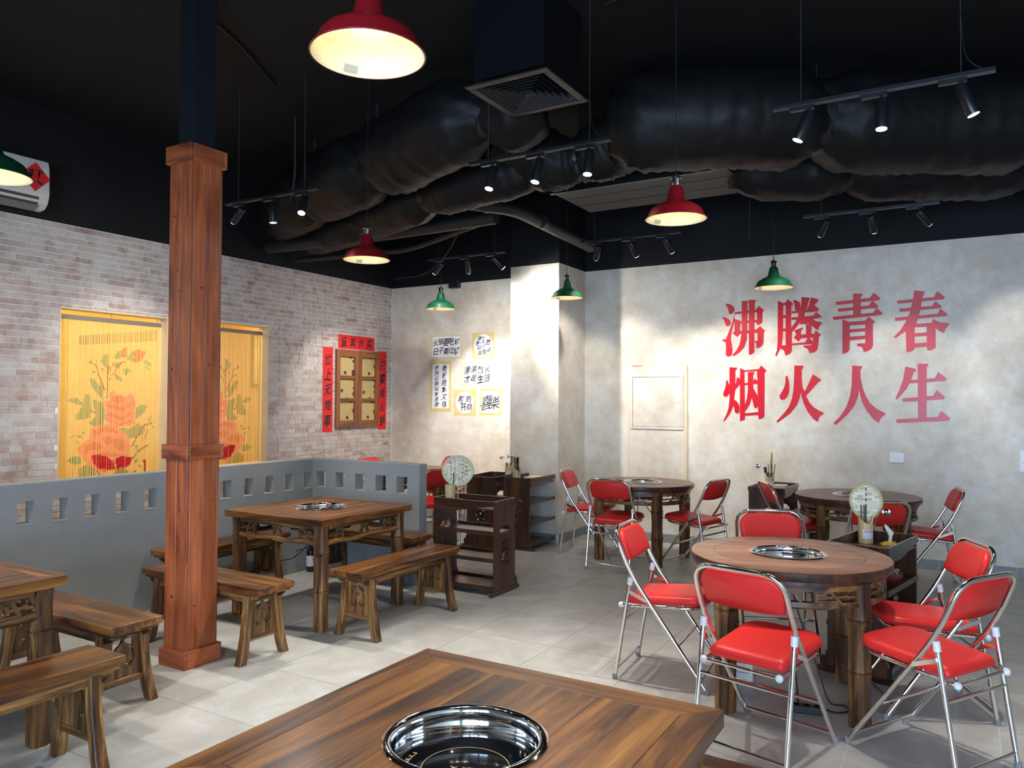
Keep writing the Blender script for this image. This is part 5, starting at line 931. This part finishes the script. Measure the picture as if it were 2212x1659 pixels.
duct('smaller black wrapped duct below the left duct',[(-2.9,5.3,3.42),(-3.6,5.25,3.36),(-4.5,5.5,3.32),(-5.5,5.9,3.34),(-6.4,6.3,3.4)],.20,(0,.30,.62,1),.03,5)
duct('short sagging black duct below the square air diffuser',[(-3.3,5.15,3.75),(-2.75,5.35,3.40),(-2.35,5.45,3.50),(-1.95,5.55,3.8)],.24,(0,.52,1),.02,6)
t=thing('air_diffuser','square black ceiling air diffuser with concentric louvers','vent',(-2.335,4.135,3.45)); h=.285
m=MB()
for a in ((-h,h,-h,-h+.05),(-h,h,h-.05,h),(-h,-h+.05,-h+.05,h-.05),(h-.05,h,-h+.05,h-.05)): m.box(a[0],a[1],a[2],a[3],0,.012)
VENTM=flat('vent_grey_black',(.018,.017,.017,1),.5); m.obj('frame',VENTM,t,bevel=.003)
for k in range(6):
    a=.228-.036*k; b=a-.022; m=MB()
    for i in range(4):
        mx=Matrix.Rotation(R(90*i),4,'Z'); v=[m.bm.verts.new(mx@Vector(p)) for p in ((-a,-a,.006),(a,-a,.006),(b,-b,.045),(-b,-b,.045),(-a,-a,.010),(a,-a,.010),(b,-b,.049),(-b,-b,.049))]
        for f in ((0,1,2,3),(7,6,5,4),(0,4,5,1),(2,6,7,3)): m.bm.faces.new([v[x] for x in f])
    m.obj('louver_ring',VENTM,t)
MB().box(-.245,.245,-.245,.245,.05,ZC-3.45).obj('duct_box',flat('navy_duct_box',(.0016,.002,.0035,1),.7,spec=.2),t)
t=thing('fan_coil_unit','flat grey-black ceiling unit behind the red lamp, underside visible','ceiling unit',(-2.30,6.20,3.36))
MB().box(-.80,.72,-.28,.52,0,.28).obj('casing',flat('unit_grey',(.026,.024,.024,1),.6),t,bevel=.004); 
for y in (-.02,.25): MB().box(-.79,.71,y,y+.004,-.003,0).obj('seam',BLACKP,t)
MB().box(-.80,.72,-.32,-.28,-.02,.06).obj('edge_channel',BLACKM,t)
t=thing('duct_pipe','black ceiling pipe with elbows running across to the column','pipe',(0,0,0))
PIPE=flat('black_pipe',(.013,.0125,.0125,1),.5)
MB().tube(fillet([(-6.6,5.9,3.22),(-5.0,6.05,3.24),(-3.78,6.1,3.27)],.1,4),.07,16).obj('pipe',PIPE,t,smooth=60)
MB().tube(fillet([(-3.95,5.55,3.9),(-3.92,5.56,3.32),(-3.55,6.05,3.30),(-3.45,7.5,3.20)],.16,7),.062,16).obj('elbow_pipe',PIPE,t,smooth=60)
for p,d in (((-3.92,5.56,3.45),(0,0,1)),((-3.72,5.84,3.31),(.6,.8,0)),((-3.50,6.5,3.27),(.05,1,-.05))):
    p=Vector(p);d=Vector(d).normalized(); MB().tube([p-d*.03,p+d*.03],.068,16).obj('collar',BLACKP,t,smooth=60)
tag(MB().tube(fillet([(-6.6,6.3,3.14),(-5.2,6.6,3.18),(-4.0,6.4,3.34)],.2,5),.03,10).obj('pipe',PIPE,None,smooth=60),'thin black pipe below the main ceiling pipe','pipe')
def cable(label,pts,r=.008,rad=.2): return tag(MB().tube(fillet(pts,rad,6),r,8).obj('ceiling_cable',CABLE,None,smooth=60),label,'cable')
cable('black conduit running diagonally along the ceiling left of the ducts',[(-3.3,1.2,3.985),(-3.9,2.6,3.985),(-4.3,3.6,3.985),(-4.6,4.15,3.985)],.009)
cable('bundle of black cables on the ceiling beside the large red lamp',[(-1.6,2.2,3.98),(-2.0,2.9,3.98),(-2.5,3.8,3.98)],.018)
cable('thin cable draped across the upper right ceiling',[(-1.9,4.3,3.98),(-1.0,4.1,3.95),(-.2,3.7,3.97),(.5,3.6,3.985)],.006)
cable('drooping grey cable over the far red lamp',[(-4.1,6.0,3.2),(-4.35,6.1,2.95),(-4.6,6.1,2.78),(-5.0,6.1,2.78)],.006,.3)
cable('vertical black conduit beside the left duct',[(-4.95,4.7,3.98),(-5.0,4.75,3.45),(-5.1,4.8,3.3)],.012)
cable('short hanging rod right of the ceiling unit',[(-1.55,6.55,3.3),(-1.555,6.55,2.9)],.006)
t=thing('wall_speaker','small black box mounted at the top of the beige wall','speaker',(-5.645,YB,3.045)); MB().box(-.073,.073,-.075,0,-.06,.06).obj('case',BLACKP,t,bevel=.005); MB().box(-.06,.06,-.078,-.075,-.048,.048).obj('grille',BLACKM,t)
# ---------------------------------------------------------------- pendant lamps
RSH=flat('red_enamel',lin(128,16,26),.3,coat=.3); GSH=flat('green_enamel',lin(10,58,38),.35,coat=.2)
LIN=flat('cream_lamp_lining',lin(236,228,190),.45); BULB=flat('glowing_bulb',(1,1,1,1),.5,emit=(1,.90,.62),es=LAMP_E)
def pendant(shade,label,loc,lit=True,d=.175):
    t=thing('pendant_lamp',label,'lamp',loc,0,'enamel pendant lamps'); k=d/.18
    pr=[(.180,0),(.176,.006),(.166,.022),(.152,.052),(.143,.064),(.105,.088),(.062,.108),(.053,.118),(.040,.180),(.034,.195),(.024,.203)]
    pr=[(r*k,z*k) for r,z in pr]
    sh=MB().lathe(pr,48).obj('shade',shade,t,smooth=40,recalc=False)
    MB().lathe([(max(.004,r-.003),z-.0025 if i else z) for i,(r,z) in enumerate(pr)][::1],48).obj('shade_lining',LIN,sh,smooth=40,recalc=False)
    MB().tube([(pr[0][0]*math.cos(2*PI*i/48),pr[0][0]*math.sin(2*PI*i/48),.0015) for i in range(48)],.0022,6,True).obj('rim_bead',flat('dark_rim',(.02,.02,.02,1),.4) if shade is GSH else RSH,sh,smooth=60)
    MB().lathe([(0,.262*k),(.012,.262*k),(.030*k,.252*k),(.031*k,.244*k),(.025*k,.24*k),(.023*k,.202*k),(0,.202*k)],24).obj('lamp_holder',CHROME if shade is RSH else flat('bronze_holder',(.05,.035,.03,1),.25,1),t,smooth=40)
    MB().tube([(0,0,.26*k),(0,0,.29*k)],[.007,.004],8).obj('cord_grip',BLACKP,t); MB().tube([(0,0,.285*k),(0,0,ZC-loc[2])],.0028,6).obj('cord',CABLE,t)
    MB().ball((0,0,.118*k),.030*k,16,(1,1,1.15)).obj('bulb',BULB,t,smooth=80)
    MB().box(-.022,.022,-.001,.001,0,.022).obj('sticker',flat('grey_sticker',lin(160,160,150),.6),sh); o=list(sh.children)[-1]; o.location=(.163*k*math.cos(R(152)),.163*k*math.sin(R(152)),.008*k); o.rotation_euler=(R(27),0,R(62))
    l=bpy.data.lights.new('pendant_bulb','POINT'); l.energy=LAMP_P; l.color=(1,.86,.58); l.shadow_soft_size=.03; lo=bpy.data.objects.new('pendant_light',l); COL.objects.link(lo); lo.parent=t; lo.location=(0,0,.04*k)
    return t
pendant(RSH,'large red enamel pendant lamp at the top of the photo, nearest the camera',(-1.564,1.777,2.6))
pendant(RSH,'red enamel pendant lamp in front of the ceiling unit, right of centre',(-1.435,4.289,2.6))
pendant(RSH,'red enamel pendant lamp over the central square table, in front of the brick wall',(-3.882,4.414,2.6))
pendant(GSH,'green enamel pendant lamp above the calligraphy sheets',(-5.232,7.235,2.6))
pendant(GSH,'green enamel pendant lamp in front of the wall column',(-3.517,7.058,2.6),d=.165)
pendant(GSH,'green enamel pendant lamp above the big red lettering',(-1.52,7.33,2.6))
pendant(GSH,'green enamel pendant lamp cut off by the left edge, before the air conditioner',(-3.975,1.86,2.6))
# ---------------------------------------------------------------- track lights
LENS=flat('glowing_lens',(1,1,1,1),.4,emit=(.92,.97,1),es=LENS_E)
def track(x,y,label,dirs,spotlabel,pw,spill,z=3.1):
    t=thing('light_track',label,'track',(x,y,z),0,'suspended black light tracks')
    MB().box(-.5,.5,-.0175,.0175,-.01,.01).obj('rail',BLACKM,t,bevel=.002); 
    for s in (-1,1): MB().box(-.5,.5,s*.011-.003,s*.011+.003,-.013,-.0095).obj('rail_lip',flat('rail_lip_grey',(.10,.10,.10,1),.35,.6),t)
    for s in (-1,1): MB().tube([(s*.36,0,.01),(s*.36,0,ZC-z)],.0016,5).obj('hanger_wire',flat('hanger_wire_grey',(.12,.12,.12,1),.4,.5),t)
    MB().tube(fillet([(.36,0,.3),(.375,0,.1),(.40,0,.05),(.45,0,.012)],.04,4),.002,5).obj('feed_cable',CABLE,t)
    for k,d in enumerate(dirs):
        d=Vector(d).normalized(); q=thing('spotlight',spotlabel[0]+('left','middle','right')[k]+spotlabel[1],'spotlight',(x-.34+.34*k,y,z),0,'black cylinder spotlights')
        MB().box(-.075,.045,-.016,.016,-.034,-.013).obj('adapter',BLACKM,q,bevel=.003); MB().tube([(.02,0,-.034),(.02,0,-.062)],.008,10).obj('stem',BLACKM,q)
        a=Vector((.02,0,-.06))-d*.012; b=a+d*.155
        br=MB().tube([a,a+d*.004,b-d*.004,b],[.026,.029,.029,.0275],20).obj('barrel',BLACKM,q,smooth=40)
        MB().tube([b,b+d*.0015],.0255,20).obj('lens',LENS,br)
        l=bpy.data.lights.new('spot','SPOT'); l.energy=pw[k] if isinstance(pw,(tuple,list)) else pw; l.color=(1,.965,.90); l.spot_size=R(SPOT_A); l.spot_blend=.65; l.shadow_soft_size=.024
        l2=bpy.data.lights.new('spot_spill','SPOT'); l2.energy=l.energy*spill; l2.color=(1,.975,.93); l2.spot_size=R(140); l2.spot_blend=1; l2.shadow_soft_size=.024; l2o=bpy.data.objects.new('spot_spill',l2); COL.objects.link(l2o); l2o.parent=q; l2o.location=b+d*.012; l2o.rotation_euler=d.to_track_quat('-Z','Y').to_euler()
        lo=bpy.data.objects.new('spot_light',l); COL.objects.link(lo); lo.parent=q; lo.location=b+d*.012; lo.rotation_euler=d.to_track_quat('-Z','Y').to_euler()
P_=SPOT_P
track(-.368,4.185,'suspended light track at the upper right over the nearest round table',((-.42,-.1,-1),(0,-.12,-1),(.38,.1,-1)),('black spotlight over the nearest round table, ',' of the three on the upper right track'),P_*.9,.3)
track(-2.294,4.18,'suspended light track in the upper centre in front of the ducts',((-.05,-.3,-1),(-.1,-.25,-1),(-.0,-.2,-1)),('black spotlight in front of the ducts, ',' of the three on the upper centre track'),P_,.35)
track(-4.572,4.095,'suspended light track right of the timber post',((-.9,.10,-.70),(0,.1,-1),(.25,-.45,-1)),('black spotlight beside the post, ',' of the three on the left track'),P_*1.2,.35)
track(-4.616,6.83,'suspended light track in front of the calligraphy wall',((-.75,.12,-.70),(-.25,.60,-.8),(.52,.72,-.78)),('black spotlight facing the calligraphy wall, ',' of the three'),(P_*1.5,P_*3.6,P_*2.3),.3)
track(-2.735,6.81,'suspended light track above the electrical panel',((-.45,.60,-.8),(.15,.72,-.85),(.22,.78,-.85)),('black spotlight facing the electrical panel wall, ',' of the three'),P_*.95,.05)
track(-.66,6.76,'suspended light track above the big red lettering',((-.55,.78,-.85),(.08,.74,-.85),(.62,.80,-.8)),('black spotlight facing the red lettering, ',' of the three'),P_*.75,.05)
# the next row of the same tracks, just above the frame
for x,nm in ((-.368,'right'),(-2.294,'middle'),(-4.572,'left')):
    track(x,1.05,'suspended light track above the camera view, %s of the row'%nm,((-.9,.55,-.65),(-.8,.95,-.75),(0,.5,-1)) if nm=='left' else ((-.3,.25,-1),(0,.3,-1),(.3,.25,-1)),('spotlight above the camera view on the %s track, '%nm,' of three'),P_*(1.3 if nm=='left' else .75 if nm=='right' else .38),.22)
